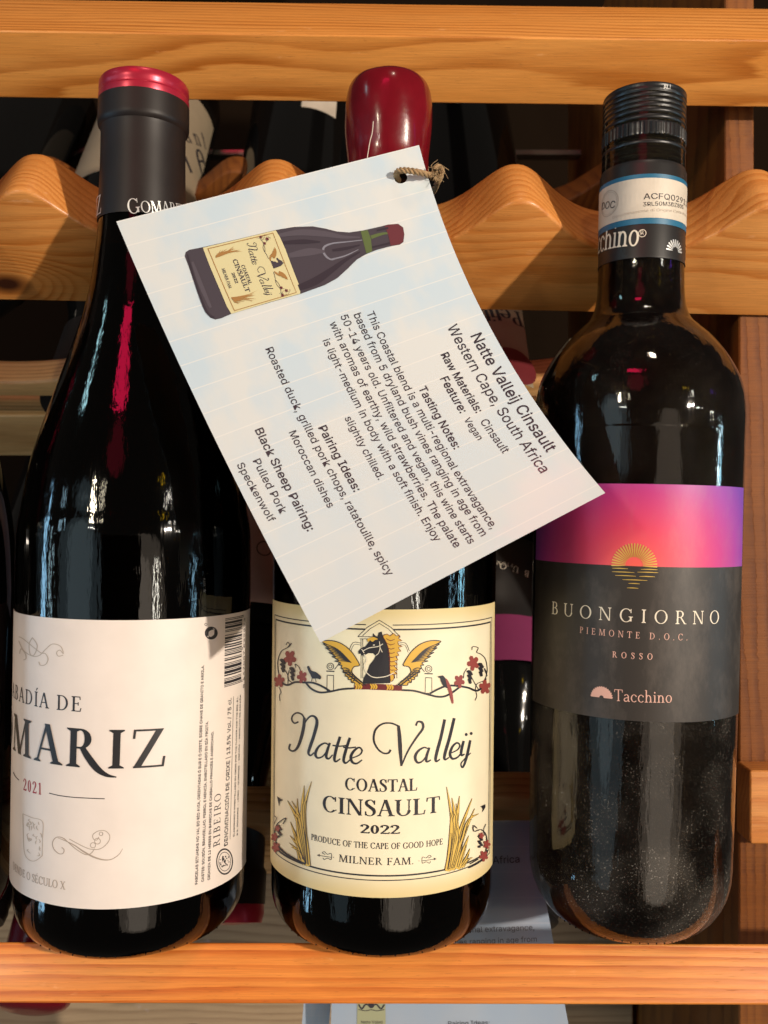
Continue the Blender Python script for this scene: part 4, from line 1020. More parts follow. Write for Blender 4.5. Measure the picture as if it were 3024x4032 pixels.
gl += ribbon([(318, 558), (312, 580)], 4, 2)+ribbon([(338, 560), (345, 585)], 4, 2)
lay('bird', [D_(gl)], SM, M['ink'], labM, off=.00036)
gl = blob([(1172, 548), (1188, 542), (1208, 540), (1222, 555), (1240, 590), (1262, 625), (1255, 632), (1215, 615), (1195, 580), (1190, 560)])
lay('bird', [D_(gl)], SM, M['ink'], labM, off=.00036)
gl = [[(78, 1370), (100, 1385), (92, 1440), (85, 1405)], [(88, 1385), (120, 1395), (100, 1405)], [(1465, 1440), (1497, 1425), (1498, 1445), (1475, 1482), (1480, 1455)]]
lay('swallow', [D_([gl[0], gl[1]])], SM, M['ink'], labM, off=.00036); lay('swallow', [D_(gl[2:])], SM, M['ink'], labM, off=.00036)
lay('bird_tail', [D_(blob([(1225, 560), (1245, 580), (1268, 640), (1280, 722), (1268, 726), (1250, 660), (1235, 610)]))], SM, M['ink_leaf'], labM, off=.0004)
# reeds
def reeds(spec):
    f, o_ = [], []
    for base, mid, tip, w in spec:
        p = [base, mid, tip]
        o_ += ribbon(p, [w*1.1+7, w*.9+7, 4], 5); f += ribbon(p, [w*1.1, w*.9, 1], 5)
    return o_, f
sp = [((272, 1840), (225, 1560), (148, 1400), 24), ((275, 1840), (240, 1550), (178, 1402), 20), ((268, 1840), (222, 1600), (215, 1385), 24), ((285, 1845), (250, 1500), (262, 1295), 24), ((290, 1850), (262, 1480), (312, 1268), 20), ((262, 1820), (215, 1680), (168, 1545), 22), ((255, 1815), (225, 1720), (165, 1640), 18), ((290, 1845), (270, 1650), (235, 1470), 26), ((250, 1810), (240, 1760), (160, 1690), 14), ((230, 1805), (215, 1740), (176, 1720), 12)]
sq = [((1235, 1880), (1275, 1600), (1234, 1305), 24), ((1250, 1880), (1300, 1560), (1322, 1368), 22), ((1260, 1875), (1330, 1600), (1408, 1385), 22), ((1280, 1870), (1350, 1640), (1425, 1455), 20), ((1240, 1880), (1290, 1560), (1270, 1380), 24), ((1300, 1865), (1370, 1560), (1452, 1490), 14), ((1270, 1875), (1310, 1700), (1300, 1420), 26), ((1310, 1870), (1350, 1740), (1385, 1640), 22), ((1330, 1860), (1370, 1790), (1392, 1730), 16), ((1240, 1885), (1260, 1700), (1262, 1500), 26), ((1345, 1855), (1375, 1810), (1410, 1790), 12)]
ff = []
for s in (sp, sq):
    a_, b_ = reeds(s); ff += b_
    lay('reed_outline', [D_(a_)], SM, M['ink'], labM, off=.00030)
    lay('reed', [D_(b_)], SM, M['ink_straw'], labM, off=.00036)
    st = []
    for base, mid, tip, w in s:
        st += ribbon([(base[0]+3, base[1]-10), (mid[0]+3, mid[1]), (tip[0]*.4+mid[0]*.6+1, tip[1]*.4+mid[1]*.6)], 3.5, 4)
    lay('reed_line', [D_(st)], SM, M['ink'], labM, off=.00042)
bv = ribbon([(70, 1700), (130, 1755), (200, 1800), (275, 1835)], 12)+ribbon([(90, 1740), (150, 1780), (230, 1810)], 6)+ribbon([(80, 1720), (62, 1640), (75, 1570), (110, 1535), (140, 1520), (120, 1560)], 6)+ribbon([(60, 1560), (75, 1520), (62, 1505)], 4)
bv += ribbon([(1380, 1860), (1440, 1830), (1490, 1790), (1510, 1740)], 12)+ribbon([(1390, 1835), (1450, 1800)], 6)+ribbon([(1500, 1760), (1505, 1650), (1470, 1600), (1420, 1610), (1415, 1570), (1440, 1590)], 6)+ribbon([(1490, 1640), (1485, 1600), (1500, 1560)], 4)
for cx, cy in ((95, 1610), (1462, 1680)):
    for k in range(7): bv += ellipse(cx+((k % 3)-1)*8, cy-36+k*12, 11, 9, 7)
lay('vine', [D_(bv)], SM, M['ink'], labM, off=.00045)
for p in leaf(62, 1650, 28)+leaf(72, 1720, 34, .5)+leaf(84, 1590, 22)+leaf(1505, 1700, 30)+leaf(1484, 1780, 36, .4)+leaf(1468, 1640, 22): lay('vine_leaf', [D_([p])], SM, M['ink_leaf'], labM, off=.0005)
for x0, x1, y, s in ((350, 462, 1775, 1), (1165, 1047, 1800, -1)):
    ar = ribbon([(x0, y), (x0+s*95, y+14)], 4, 2)+[[(x0, y-1), (x0+s*18, y-8), (x0+s*16, y+10)]]+ribbon([(x0+s*55, y-5), (x0+s*35, y-16), (x0+s*50, y-24), (x0+s*70, y-6), (x0+s*96, y-12), (x0+s*96, y+30), (x0+s*70, y+20), (x0+s*48, y+30), (x0+s*40, y+18)], 4, 3)+ellipse(x1, y+14, 3, 3, 6)
    lay('arrow_mark', [D_(ar)], SM, M['ink'], labM, off=.0002)

# ================================================================== right bottle
ZR = -0.1400
BR = Bottle('wine_bottle', 'right wine bottle, dusty, with black and magenta sunset label and black screw cap', 0.0839, ZR, 1.25, 0.03525)
hw = [(3335, 407), (3200, 410), (2900, 413), (1850, 421), (1700, 423), (1629, 423), (1556, 415), (1490, 395), (1415, 353), (1345, 298), (1292, 238), (1258, 203), (1200, 181), (1110, 174), (1000, 172), (420, 165)]
prR = [(h*.0000832, zpx(v, .3195)-ZR) for v, h in hw]
heel = base_prof(prR[0][0], 0.0160, .012, 1.35)
lathe('glass', heel+smooth_prof(prR, 6), M['glass_olive'], BR.root, 128, 60)
z_fill = zpx(1195, .3195)-ZR
inn = [(0.001, .0050)]+[(r-.0026, max(z, .0050)) for r, z in heel[5:]]+[(r-.0031, z) for r, z in smooth_prof(prR[:15], 6)]
inn = [q for q in inn if q[1] < zpx(1012, .3195)-ZR]
lathe('wine', inn, M['wine'], BR.root, 96, 60)
RN = 0.0145
zc = lambda v: zpx(v, .3055)-ZR
lathe('neck_sleeve', [(.01462, zc(1012)), (.01462, zc(1008)), (RN, zc(1000)), (RN, zc(640)), (.0140, zc(625))], M['black_band'], BR.root, 96, 30, cap_bottom=False, cap_top=False)
pf = []
v = 628.0
import itertools
def capr(vv):
    r = .01405
    for c, w, h in ((330, 9, -.0002), (352, 8, -.00035), (372, 8, -.00035), (392, 8, -.0003), (412, 8, -.0003), (436, 7, -.0004), (462, 6, -.0004), (528, 6, -.0005), (540, 4, -.0003), (565, 8, -.0004), (588, 8, -.00045), (612, 8, -.0004)):
        r += h*math.exp(-((vv-c)/w)**2)
    return r
while v > 322:
    pf.append((capr(v), zc(v))); v -= 2.5
zk0, zk1 = zc(522), zc(472)
def knurl(r, z, a):
    return r*(1+.011*(1 if sin(a*52) > 0 else -1)) if zk0 < z < zk1 else r
pf += [(.0139, zc(318)), (.0136, zc(314)), (.0130, zc(312)), (.002, zc(311))]
lathe('screw_cap', pf, M['black_metal'], BR.root, 208, 30, rfun=knurl)
sleeve = [c for c in BR.root.children if c.name.startswith('neck_sleeve')][0]
sealp = label_patch('tax_seal', BR, -.030, .030, zc(880), zc(683), M['blue'], BR.root, R=RN, off=.00012)
SN = BR.surf(RN)
vs, fs = [], []
n = 40
for i in range(n+1):
    a = -.0298+.0596*i/n; vs += [(a, zc(857)), (a, zc(700))]
for i in range(n): fs.append([2*i, 2*i+2, 2*i+3, 2*i+1])
lay('seal_band', [(vs, fs)], SN, M['seal'], sealp, off=.0002)
z2 = lambda x, y: (x*.9114+1512, y*.9114)
def N_(kind, text, p0, p1, **k): return text_on(BR, kind, text, z2(*p0), z2(*p1), R=RN, **k)
cxx, czz = BR.hit(*z2(972, 880), R=RN)
for q_ in (N_('sans', 'ACFQ029115', (1122, 862), (1345, 900), cap=.0027), N_('sans', '3RL50M3DZ80S', (1120, 893), (1290, 905), cap=.0019), N_('sans', 'DOC', (944, 907), (998, 899), cap=.0034)):
    lay('lettering', [q_], SN, M['ink'], sealp, off=.0003)
lay('lettering', [N_('sans', 'Denominazione di Origine Controllata', (990, 947), (1302, 938), cap=.0013)], SN, M['ink_faint'], sealp, off=.0003)
lay('round_mark', [(lambda q: ([w for p in q for w in p], [list(range(4*i, 4*i+4)) for i in range(len(q))]))(ring(cxx, czz, .0044, .00022)+ring(cxx, czz, .0038, .0001))], SN, M['ink_grey'], sealp, off=.0003)
lay('lettering', [N_('serif', 'Tacchino', (926, 1100), (1101, 1062), W=.12, T=.06, i0=2, i1=8, hscale=1.35), N_('serif', 'Tacchino', (1303, 1075), (1330, 1080), cap=.0058, W=.12, T=.06, i1=1)], SN, M['ink_cream'], sleeve, off=.0001)
rg_a, rg_z = BR.hit(*z2(1116, 1008), R=RN)
lay('lettering', [(lambda q: ([w for p in q for w in p], [list(range(4*i, 4*i+4)) for i in range(len(q))]))(ring(rg_a, rg_z, .0013, .00022)), N_('sans', 'R', (1109, 1015), (1122, 1013))], SN, M['ink_cream'], sleeve, off=.0001)
def fan(cx, cy, r0, r1, n, a0, a1, w0, w1):
    q = []
    for k in range(n):
        a = radians(a0+(a1-a0)*k/(n-1)); c, s = cos(a), sin(a)
        q += ribbon([(cx+r0*c, cy+r0*s), (cx+(r0+r1)/2*c, cy+(r0+r1)/2*s), (cx+r1*c, cy+r1*s)], [w0, w1, w1], 2)
        q += ellipse(cx+r1*c, cy+r1*s, w1/2, w1/2, 8)
    return q
fa_, fz_ = BR.hit(*z2(1258, 1086), R=RN)
lay('fan_mark', [fill(fan(fa_, fz_, .0014, .0037, 11, 5, 175, .0002, .00055), 1e-7)], SN, M['silver'], sleeve, off=.0001)
capo = [c for c in BR.root.children if c.name.startswith('screw_cap')][0]
RCp = .0141
lay('lettering', [text_on(BR, 'sans', 'AL/', z2(1208, 385), z2(1240, 383), R=RCp)], BR.surf(RCp), M['silver'], capo, off=.0001)

zB = lambda x, y: (2050+x*.5871, 1850+y*.5871)
r0 = BR.hit(2106, 2400)[0]; r1 = BR.hit(2916, 2400)[0]
zt = BR.hit(2500, 1905)[1]; zb_ = BR.hit(2549, 2842)[1]; zh = BR.hit(2497, 2229)[1]; ah = BR.hit(2497, 2229)[0]
labR = label_patch('front_label', BR, r0, r1, zb_, zt, M['sunset'], BR.root, uvm=lambda a, z: (a-ah, z-zh))
SR = BR.surf()
T_ = lambda kind, text, p0, p1, **k: text_on(BR, kind, text, zB(*p0), zB(*p1), **k)
lay('lettering', [T_('serif', 'BUONGIORNO', (210, 965), (1328, 1030), cap=.0041, W=.105, T=.05, fit=.25)], SR, M['ink_cream'], labR, off=.0002)
for q_ in (T_('serif', 'PIEMONTE D.O.C.', (398, 1093), (1118, 1143), cap=.0020, W=.12, T=.06), T_('serif', 'ROSSO', (615, 1257), (885, 1273), cap=.0019, W=.14, T=.07), T_('serif', 'Tacchino', (628, 1548), (1015, 1560), cap=.0036, W=.10, T=.05)):
    lay('lettering', [q_], SR, M['ink_rose'], labR, off=.0002)
ha, hz = BR.hit(*zB(543, 1527))
hs = [[(ha+.00335*cos(radians(a)), hz+.00335*sin(radians(a))) for a in range(0, 181, 10)]+[(ha+.0007*cos(radians(a)), hz+.0007*sin(radians(a))) for a in range(180, -1, -20)]]
lay('half_sun_mark', [fill(hs+[q for k in range(15) for q in ellipse(ha+.0034*cos(radians(6+12*k)), hz+.0034*sin(radians(6+12*k)), .0002, .0002, 6)], 1e-7)], SR, M['ink_rose'], labR, off=.0002)
fz = fan(ah, zh+.0002, .0026, .0067, 25, -2, 182, .00014, .00040)
wl = []
for dy, a_, b_ in ((-.0009, -.0066, -.0018), (-.0009, .0020, .0070), (-.0020, -.0066, .0001), (-.0018, .0010, .0072), (-.0031, -.0056, .0006), (-.0031, .0016, .0062), (-.0043, -.0034, .0040), (-.0054, -.0016, .0018), (-.0068, -.0020, .0014)):
    wl += ribbon([(ah+a_, zh+dy), (ah+(a_+b_)/2, zh+dy+.00006), (ah+b_, zh+dy)], [.0001, .00028, .0001], 4)
lay('sun_emblem', [fill(fz, 1e-7), fill(wl, 1e-7)], SR, M['gold'], labR, off=.00025)

# knurled heels of the glass
def heel_bumps(B, R, r, n, mat, k_=1.25, name='heel_bump'):
    bm = bmesh.new(); z = .0030; R = R-r+r*sin(math.acos(1-z/(k_*r)))-.00022
    for k in range(n):
        a = 2*pi*k/n
        m = Matrix.Translation((R*sin(a), -R*cos(a), z)) @ Matrix.Diagonal((.00030, .00030, .0006, 1))
        bmesh.ops.create_icosphere(bm, subdivisions=1, radius=1, matrix=m)
    me = bpy.data.meshes.new(name); bm.to_mesh(me); bm.free(); me.shade_smooth(); me.materials.append(mat)
    o = link(bpy.data.objects.new(name, me), B.root); o['kind'] = 'stuff'
heel_bumps(BM, .0378, .0105, 48, M['glass_back']); heel_bumps(BL, prL[0][0]*.995, .010, 48, M['glass_back']); heel_bumps(BR, prR[0][0], .0160, 60, M['glass_back'], 1.35)

# ================================================================== bottle cut by the left edge
BE = Bottle('wine_bottle', 'dark bottle with aged cream label cut off by the left edge of the picture', -0.1700, ZB, 0.9, 0.0385)
lathe('glass', base_prof(.038, .010)+smooth_prof([(0.038, .0125), (0.0385, .100), (0.0383, .118), (0.0372, .134), (0.0350, .147), (0.0310, .163), (0.0250, .185), (0.0195, .205), (0.0160, .225), (.0145, .25), (.0143, .275)], 5), M['glass_back'], BE.root, 96, 60)
lathe('capsule', [(.0152, .235), (.0150, .262), (.0158, .266), (.0158, .282), (.014, .284)], M['black_sleeve'], BE.root, 48)
le = label_patch('front_label', BE, -.05, .0525, .026, .1055, M['tan'], BE.root)
lay('border_line', [rect_lines(-.048, .0515, .0275, .1040, .0009, 'lrtb')], BE.surf(), M['ink'], le, off=.0002)
lay('border_line', [(lambda q: fill(q, 1e-7))(ribbon([(.036, .085), (.044, .088), (.0515, .094)], .0006))], BE.surf(), M['ink'], le, off=.0002)

# ================================================================== laminated card
ULf = [(458, 872), (832, 1700), (1262, 2530)]
URt = [(1650, 571), (1931, 1290), (2383, 1941)]
YD = [0.2760, 0.2745, 0.2560]
def quad(a, s):
    p0, pm, p1 = a
    return (1-s)*(1-2*s)*p0 + 4*s*(1-s)*pm + s*(2*s-1)*p1
def card_px(s, t):
    lu, lv = quad([p[0] for p in ULf], s), quad([p[1] for p in ULf], s)
    ru, rv = quad([p[0] for p in URt], s), quad([p[1] for p in URt], s)
    return lu+(ru-lu)*t, lv+(rv-lv)*t
def card_pt(s, t, off=0.0):
    u, v = card_px(s, t)
    Y = quad(YD, s) + 0.004*(t-.5)*(1-s) 
    return P(u, v, Y-off)
def card_inv(u, v):
    s, t = .5, .5
    for _ in range(12):
        a, b = card_px(s, t); e = 1e-4
        a1, b1 = card_px(s+e, t); a2, b2 = card_px(s, t+e)
        j11, j21, j12, j22 = (a1-a)/e, (b1-b)/e, (a2-a)/e, (b2-b)/e
        d = j11*j22-j12*j21; du, dv = u-a, v-b
        s += (du*j22-dv*j12)/d; t += (dv*j11-du*j21)/d
    return s, t
card = empty('tasting_card', 'pale blue laminated tasting card hanging askew by twine across all three bottles', 'card', card_pt(.035, .94))
CO = card.location.copy()
LS, LT = .131, .0895          # card length and width in metres: surface coordinates run in metres
def card_surf(a, b, off=0.0): return card_pt(a/LS, b/LT, off)-CO
def build_card():
    hs_, ht_ = card_inv(1578, 700); hx, hy = hs_*LS, ht_*LT; hr = .0019
    pts = []; edges = []
    ns, nt_ = 60, 40
    bx = [LS*i/ns for i in range(ns+1)]; by = [LT*j/nt_ for j in range(nt_+1)]
    for x in bx:
        for y in by:
            if (x-hx)**2+(y-hy)**2 > (hr*1.5)**2: pts.append(V((x, y)))
    n0 = len(pts)
    for k in range(28): pts.append(V((hx+hr*cos(2*pi*k/28), hy+hr*sin(2*pi*k/28))))
    edges = [(n0+k, n0+(k+1) % 28) for k in range(28)]
    r = delaunay_2d_cdt(pts, edges, [], 0, 1e-7)
    vv = r[0]; tri = []
    for f in r[2]:
        cx = sum(vv[i].x for i in f)/3; cy = sum(vv[i].y for i in f)/3
        if (cx-hx)**2+(cy-hy)**2 > (hr*.97)**2: tri.append(list(f))
    n = len(vv); th = .00035
    vs = [card_surf(p.x, p.y, 0) for p in vv]+[card_surf(p.x, p.y, -th) for p in vv]
    fs = [f for f in tri]+[[i+n for i in f[::-1]] for f in tri]
    cnt = {}
    for f in tri:
        for i in range(3):
            e = (f[i], f[(i+1) % 3]); cnt[e] = 1
    for (a, b) in list(cnt):
        if (b, a) not in cnt: fs.append([b, a, a+n, b+n])
    uv = [(p.x/LS, p.y/LT) for p in vv]*2
    mesh_obj('card_sheet', vs, fs, M['card'], card, 40, uv)
build_card()
def card_text(text, p0, p1, bold=0.0):
    s0, t0 = card_inv(*p0); s1, t1 = card_inv(*p1)
    x0, y0, x1, y1 = s0*LS, t0*LT, s1*LS, t1*LT
    vs, fs, w = sans(text, bold); L = sqrt((x1-x0)**2+(y1-y0)**2); k = L/w; c, s = (x1-x0)/L, (y1-y0)/L
    return [(x0+x*k*c-y*k*s, y0+x*k*s+y*k*c) for x, y in vs], fs
BOLD = 1
lines = [('Natte Valleij Cinsault', (1853, 1324), (2154, 1782), BOLD), ('Western Cape, South Africa', (1760, 1287), (2130, 1864), 0),
 ('Raw Materials:', (1735, 1397), (1875, 1627), BOLD), ('Cinsault', (1890, 1660), (1981, 1786), 0), ('Feature:', (1733, 1492), (1812, 1628), BOLD), ('Vegan', (1826, 1652), (1881, 1734), 0),
 ('Tasting Notes:', (1647, 1529), (1788, 1770), BOLD),
 ('This Coastal blend is a multi-regional extravagance,', (1443, 1232), (1934, 2084), 0), ('based from 5 dryland bush vines ranging in age from', (1392, 1239), (1894, 2113), 0),
 ('50-14 years old. Unfiltered and vegan, this wine starts', (1340, 1245), (1847, 2143), 0), ('with aromas of earthy, wild strawberries. The palate', (1297, 1272), (1790, 2158), 0),
 ('is light-medium in body with a soft finish. Enjoy', (1270, 1341), (1713, 2134), 0), ('slightly chilled.', (1357, 1646), (1490, 1890), 0),
 ('Pairing Ideas:', (1253, 1685), (1394, 1938), BOLD), ('Roasted duck, grilled pork chops, ratatouille, spicy', (1045, 1374), (1525, 2269), 0), ('Moroccan dishes', (1137, 1703), (1292, 2001), 0),
 ('Black Sheep Pairing:', (1003, 1694), (1211, 2093), BOLD), ('Pulled Pork', (995, 1815), (1104, 2025), 0), ('Speckenwolf', (932, 1830), (1060, 2057), 0)]
for t, a, b, w in lines:
    p_ = card_text(t, a, b, w)
    d_ = .00010 if w else .00007
    tl_ = lay('lettering', [p_], card_surf, M['ink_card'], card, off=.00012, maxlen=.004)
    for q_ in ((1, -1) if w else (1,)):
        lay('second_impression', [heavier(p_, d_*q_*.6, 0)], card_surf, M['ink_card'], tl_, off=.00012+.00002*q_+.00001, maxlen=.004)
    if w: lay('second_impression', [heavier(p_, 0, .00007)], card_surf, M['ink_card'], tl_, off=.00016, maxlen=.004)
zC = lambda x, y: (700+x*.6028, 850+y*.6028)
def on_card(polys, f=zC):
    vs, fs = fill(polys, 1e-4); o = []
    for x, y in vs:
        s, t = card_inv(*f(x, y)); o.append((s*LS, t*LT))
    return o, fs
pr_dark = simple('printed_bottle_dark', (0.055, 0.045, 0.060), .4, coat=.3)
pr_cap = simple('printed_bottle_cap', (0.13, 0.025, 0.035), .4, coat=.3)
pr_green = simple('printed_bottle_green', (0.10, 0.14, 0.045), .4, coat=.3)
pr_sheen = simple('printed_bottle_sheen', (0.22, 0.22, 0.27), .4, coat=.3)
pr_label = simple('printed_bottle_label', (0.66, 0.60, 0.34), .45, coat=.3)
pr_brown = simple('printed_bottle_brown', (0.36, 0.18, 0.05), .45, coat=.3)
shape = [(46, 262), (52, 236), (75, 222), (164, 204), (400, 150), (640, 92), (760, 72), (880, 68), (960, 82), (1040, 102), (1120, 108), (1210, 95), (1330, 68), (1375, 56), (1440, 52), (1472, 75), (1480, 120), (1474, 170), (1450, 188), (1398, 196), (1300, 222), (1230, 250), (1170, 285), (1110, 345), (1040, 408), (960, 452), (805, 508), (600, 565), (350, 640), (285, 668), (245, 677), (212, 664), (180, 625), (130, 500), (75, 340)]
lay('bottle_picture', [on_card([shape])], card_surf, pr_dark, card, off=.00012)
bpic = [c for c in card.children if c.name.startswith('bottle_picture')][0]
lay('picture_cap', [on_card([[(1352, 64), (1400, 54), (1440, 54), (1470, 76), (1478, 120), (1472, 168), (1450, 186), (1392, 196), (1376, 130)]])], card_surf, pr_cap, bpic, off=.0002)
lay('picture_glint', [on_card([[(1195, 100), (1240, 92), (1262, 150), (1270, 230), (1232, 246), (1215, 180)]]), on_card(ribbon([(1262, 140), (1330, 118), (1380, 112)], [24, 18, 10], 3))], card_surf, pr_green, bpic, off=.0002)
pr_mid = simple('printed_bottle_mid', (0.085, 0.072, 0.092), .4, coat=.3); pr_deep = simple('printed_bottle_deep', (0.030, 0.022, 0.034), .4, coat=.3)
lay('picture_shade', [on_card(ribbon([(660, 128), (800, 108), (960, 118), (1080, 138), (1190, 140)], [22, 40, 38, 22, 8], 6)+ribbon([(725, 260), (860, 235), (960, 232)], [30, 50, 16], 6)+ribbon([(95, 300), (150, 450), (215, 600)], [16, 30, 18], 5))], card_surf, pr_mid, bpic, off=.0002)
for q_ in (ribbon([(790, 470), (900, 425), (1010, 350), (1100, 285), (1190, 235)], [40, 52, 36, 22, 10], 6), ribbon([(690, 175), (820, 168), (930, 170)], [20, 30, 8], 6), ribbon([(62, 250), (110, 420), (185, 620), (240, 664)], [8, 14, 16, 8], 5), ribbon([(1010, 225), (1100, 212), (1190, 190)], [16, 20, 8], 4)): lay('picture_shade', [on_card(q_)], card_surf, pr_deep, bpic, off=.00021)
lay('picture_shade', [on_card(ribbon([(1300, 95), (1375, 78)], [10, 14], 3)+ribbon([(1270, 205), (1385, 178)], [12, 14], 3))], card_surf, pr_deep, bpic, off=.00021)
lay('picture_glint', [on_card(ribbon([(1205, 158), (1100, 170), (1010, 180), (955, 205), (958, 250), (1000, 285), (1050, 275)], [5, 8, 10, 14, 14, 10, 4], 5)), on_card(ribbon([(1000, 285), (1090, 262), (1180, 220)], [10, 9, 4], 4))], card_surf, pr_sheen, bpic, off=.0002)
lay('picture_label', [on_card([[(164, 208), (400, 152), (640, 94), (668, 140), (700, 210), (745, 330), (800, 470), (800, 508), (600, 563), (350, 640), (320, 590), (270, 470), (210, 330)]])], card_surf, pr_label, bpic, off=.0002)
# little copy of the label: frame, script, words, emblem
def rot_text(kind, text, p0, p1, W=.2, T=.1, hs=1.0):
    s0, t0 = card_inv(*zC(*p0)); s1, t1 = card_inv(*zC(*p1)); x0, y0, x1, y1 = s0*LS, t0*LT, s1*LS, t1*LT
    pl, pos = serif(text, W, T); vs, fs = fill(pl); w = pos[-1]
    L = sqrt((x1-x0)**2+(y1-y0)**2); k = L/w; c, s = (x1-x0)/L, (y1-y0)/L
    return [(x0+x*k*c-y*hs*k*s, y0+x*k*s+y*hs*k*c) for x, y in vs], fs
def zA_to_zC(x, y):
    """middle label frame -> its small picture on the card (reads downwards)"""
    a = (x-30)/1540; b = (y-60)/1960; b = b*.85 if b < .6 else .51+(b-.6)*1.22
    # label corners in the picture: top-left (640,94) top-right (800,508) bottom-left (164,208) bottom-right (350,640)
    tx = 642+(802-642)*a+ 40*a*(1-a)*.8; ty = 96+(506-96)*a
    bx_ = 166+(350-166)*a; by_ = 210+(640-210)*a
    return zC(tx+(bx_-tx)*b, ty+(by_-ty)*b)
lay('picture_lettering', [on_card(sc, zA_to_zC), rot_text('serif', 'CINSAULT', (356, 285), (446, 500), hs=.7), rot_text('serif', 'COASTAL', (412, 322), (464, 450), hs=.85), rot_text('serif', '2022', (350, 372), (378, 442), hs=.55), rot_text('serif', 'MILNER FAM.', (286, 345), (336, 478))], card_surf, pr_dark, bpic, off=.0003)
lay('picture_vine', [on_card(vn+[horse], zA_to_zC)], card_surf, pr_dark, bpic, off=.0003)
lay('picture_wing', [on_card([wingL, mir(wingL)]+ff, zA_to_zC)], card_surf, pr_brown, bpic, off=.00036)
lay('picture_leaf', [on_card(lv, zA_to_zC)], card_surf, pr_cap, bpic, off=.0004)
def flat_ring(a0, a1, b0, b1, w):
    return [[(a0, b0), (a1, b0), (a1, b0+w), (a0, b0+w)], [(a0, b1-w), (a1, b1-w), (a1, b1), (a0, b1)], [(a0, b0), (a0+w, b0), (a0+w, b1), (a0, b1)], [(a1-w, b0), (a1, b0), (a1, b1), (a1-w, b1)]]
lay('picture_frame', [on_card(flat_ring(60, 1530, 170, 1940, 16), zA_to_zC)], card_surf, pr_brown, bpic, off=.0003)

# ================================================================== twine
def tube(name, pts, r, mat, parent, n=10, sub=8, twist=0, strands=1):
    path = []
    m = len(pts); Q = [V(p) for p in pts]
    for i in range(m-1):
        a, b, c, d = Q[max(i-1, 0)], Q[i], Q[i+1], Q[min(i+2, m-1)]
        for j in range(sub):
            t = j/sub; path.append(0.5*((2*b)+(c-a)*t+(2*a-5*b+4*c-d)*t*t+(3*b-a-3*c+d)*t**3))
    path.append(Q[-1])
    vs, fs = [], []
    for s in range(strands):
        base = len(vs)
        for i, p in enumerate(path):
            t = (path[min(i+1, len(path)-1)]-path[max(i-1, 0)]).normalized()
            u = t.cross(V((.3, .5, .8))).normalized(); w = t.cross(u)
            ph_ = twist*i+2*pi*s/strands; off = (u*cos(ph_)+w*sin(ph_))*(r*.55 if strands > 1 else 0)
            rr_ = r*(.62 if strands > 1 else 1)
            for k in range(n):
                a = 2*pi*k/n; vs.append(p+off+(u*cos(a)+w*sin(a))*rr_)
        for i in range(len(path)-1):
            for k in range(n):
                a = base+i*n+k; b = base+i*n+(k+1) % n; fs.append((a, b, b+n, a+n))
    return mesh_obj(name, vs, fs, mat, parent, 180)
tw = empty('twine', 'frayed brown jute twine tying the card to the middle bottle neck', 'twine', P(1720, 680, .285))
TO = tw.location
def tp(u, v, Y): return P(u, v, Y)-TO
Yc = .2775
tube('loop', [tp(1570, 712, Yc+.003), tp(1560, 690, Yc+.0005), tp(1572, 672, Yc-.0022), tp(1610, 672, Yc-.0028), tp(1655, 680, Yc-.0022), tp(1700, 690, Yc+.002), tp(1716, 668, Yc+.006), tp(1735, 690, Yc+.009), tp(1722, 720, Yc+.012), tp(1700, 760, .303), tp(1640, 800, .3245)], .00085, M['twine'], tw, 7, 10, .55, 3)
tube('loop', [tp(1700, 700, Yc+.003), tp(1722, 705, Yc+.006), tp(1742, 676, Yc+.005), tp(1728, 655, Yc+.004), tp(1708, 672, Yc+.002)], .0007, M['twine'], tw, 7, 10, .6, 3)
fr_ = random.Random(9)
for k in range(18):
    u, v = (1690+fr_.random()*40, 655+fr_.random()*60); a = fr_.uniform(-2.2, 1.6); l = fr_.uniform(20, 55)
    tube('fibre', [tp(u, v, Yc+.001), tp(u+l*.5*cos(a)+fr_.uniform(-8, 8), v+l*.5*sin(a)+fr_.uniform(-8, 8), Yc-.001), tp(u+l*cos(a+.4), v+l*sin(a+.4), Yc+fr_.uniform(-.002, .002))], .00009, M['twine'], tw, 4, 5)
tube('fibre', [P(1470, 478, .2985)-TO, P(1466, 520, .2982)-TO, P(1456, 560, .2980)-TO, P(1446, 622, .2975)-TO], .00016, simple('pale_fibre', (.7, .6, .5), .6), tw, 4, 6)

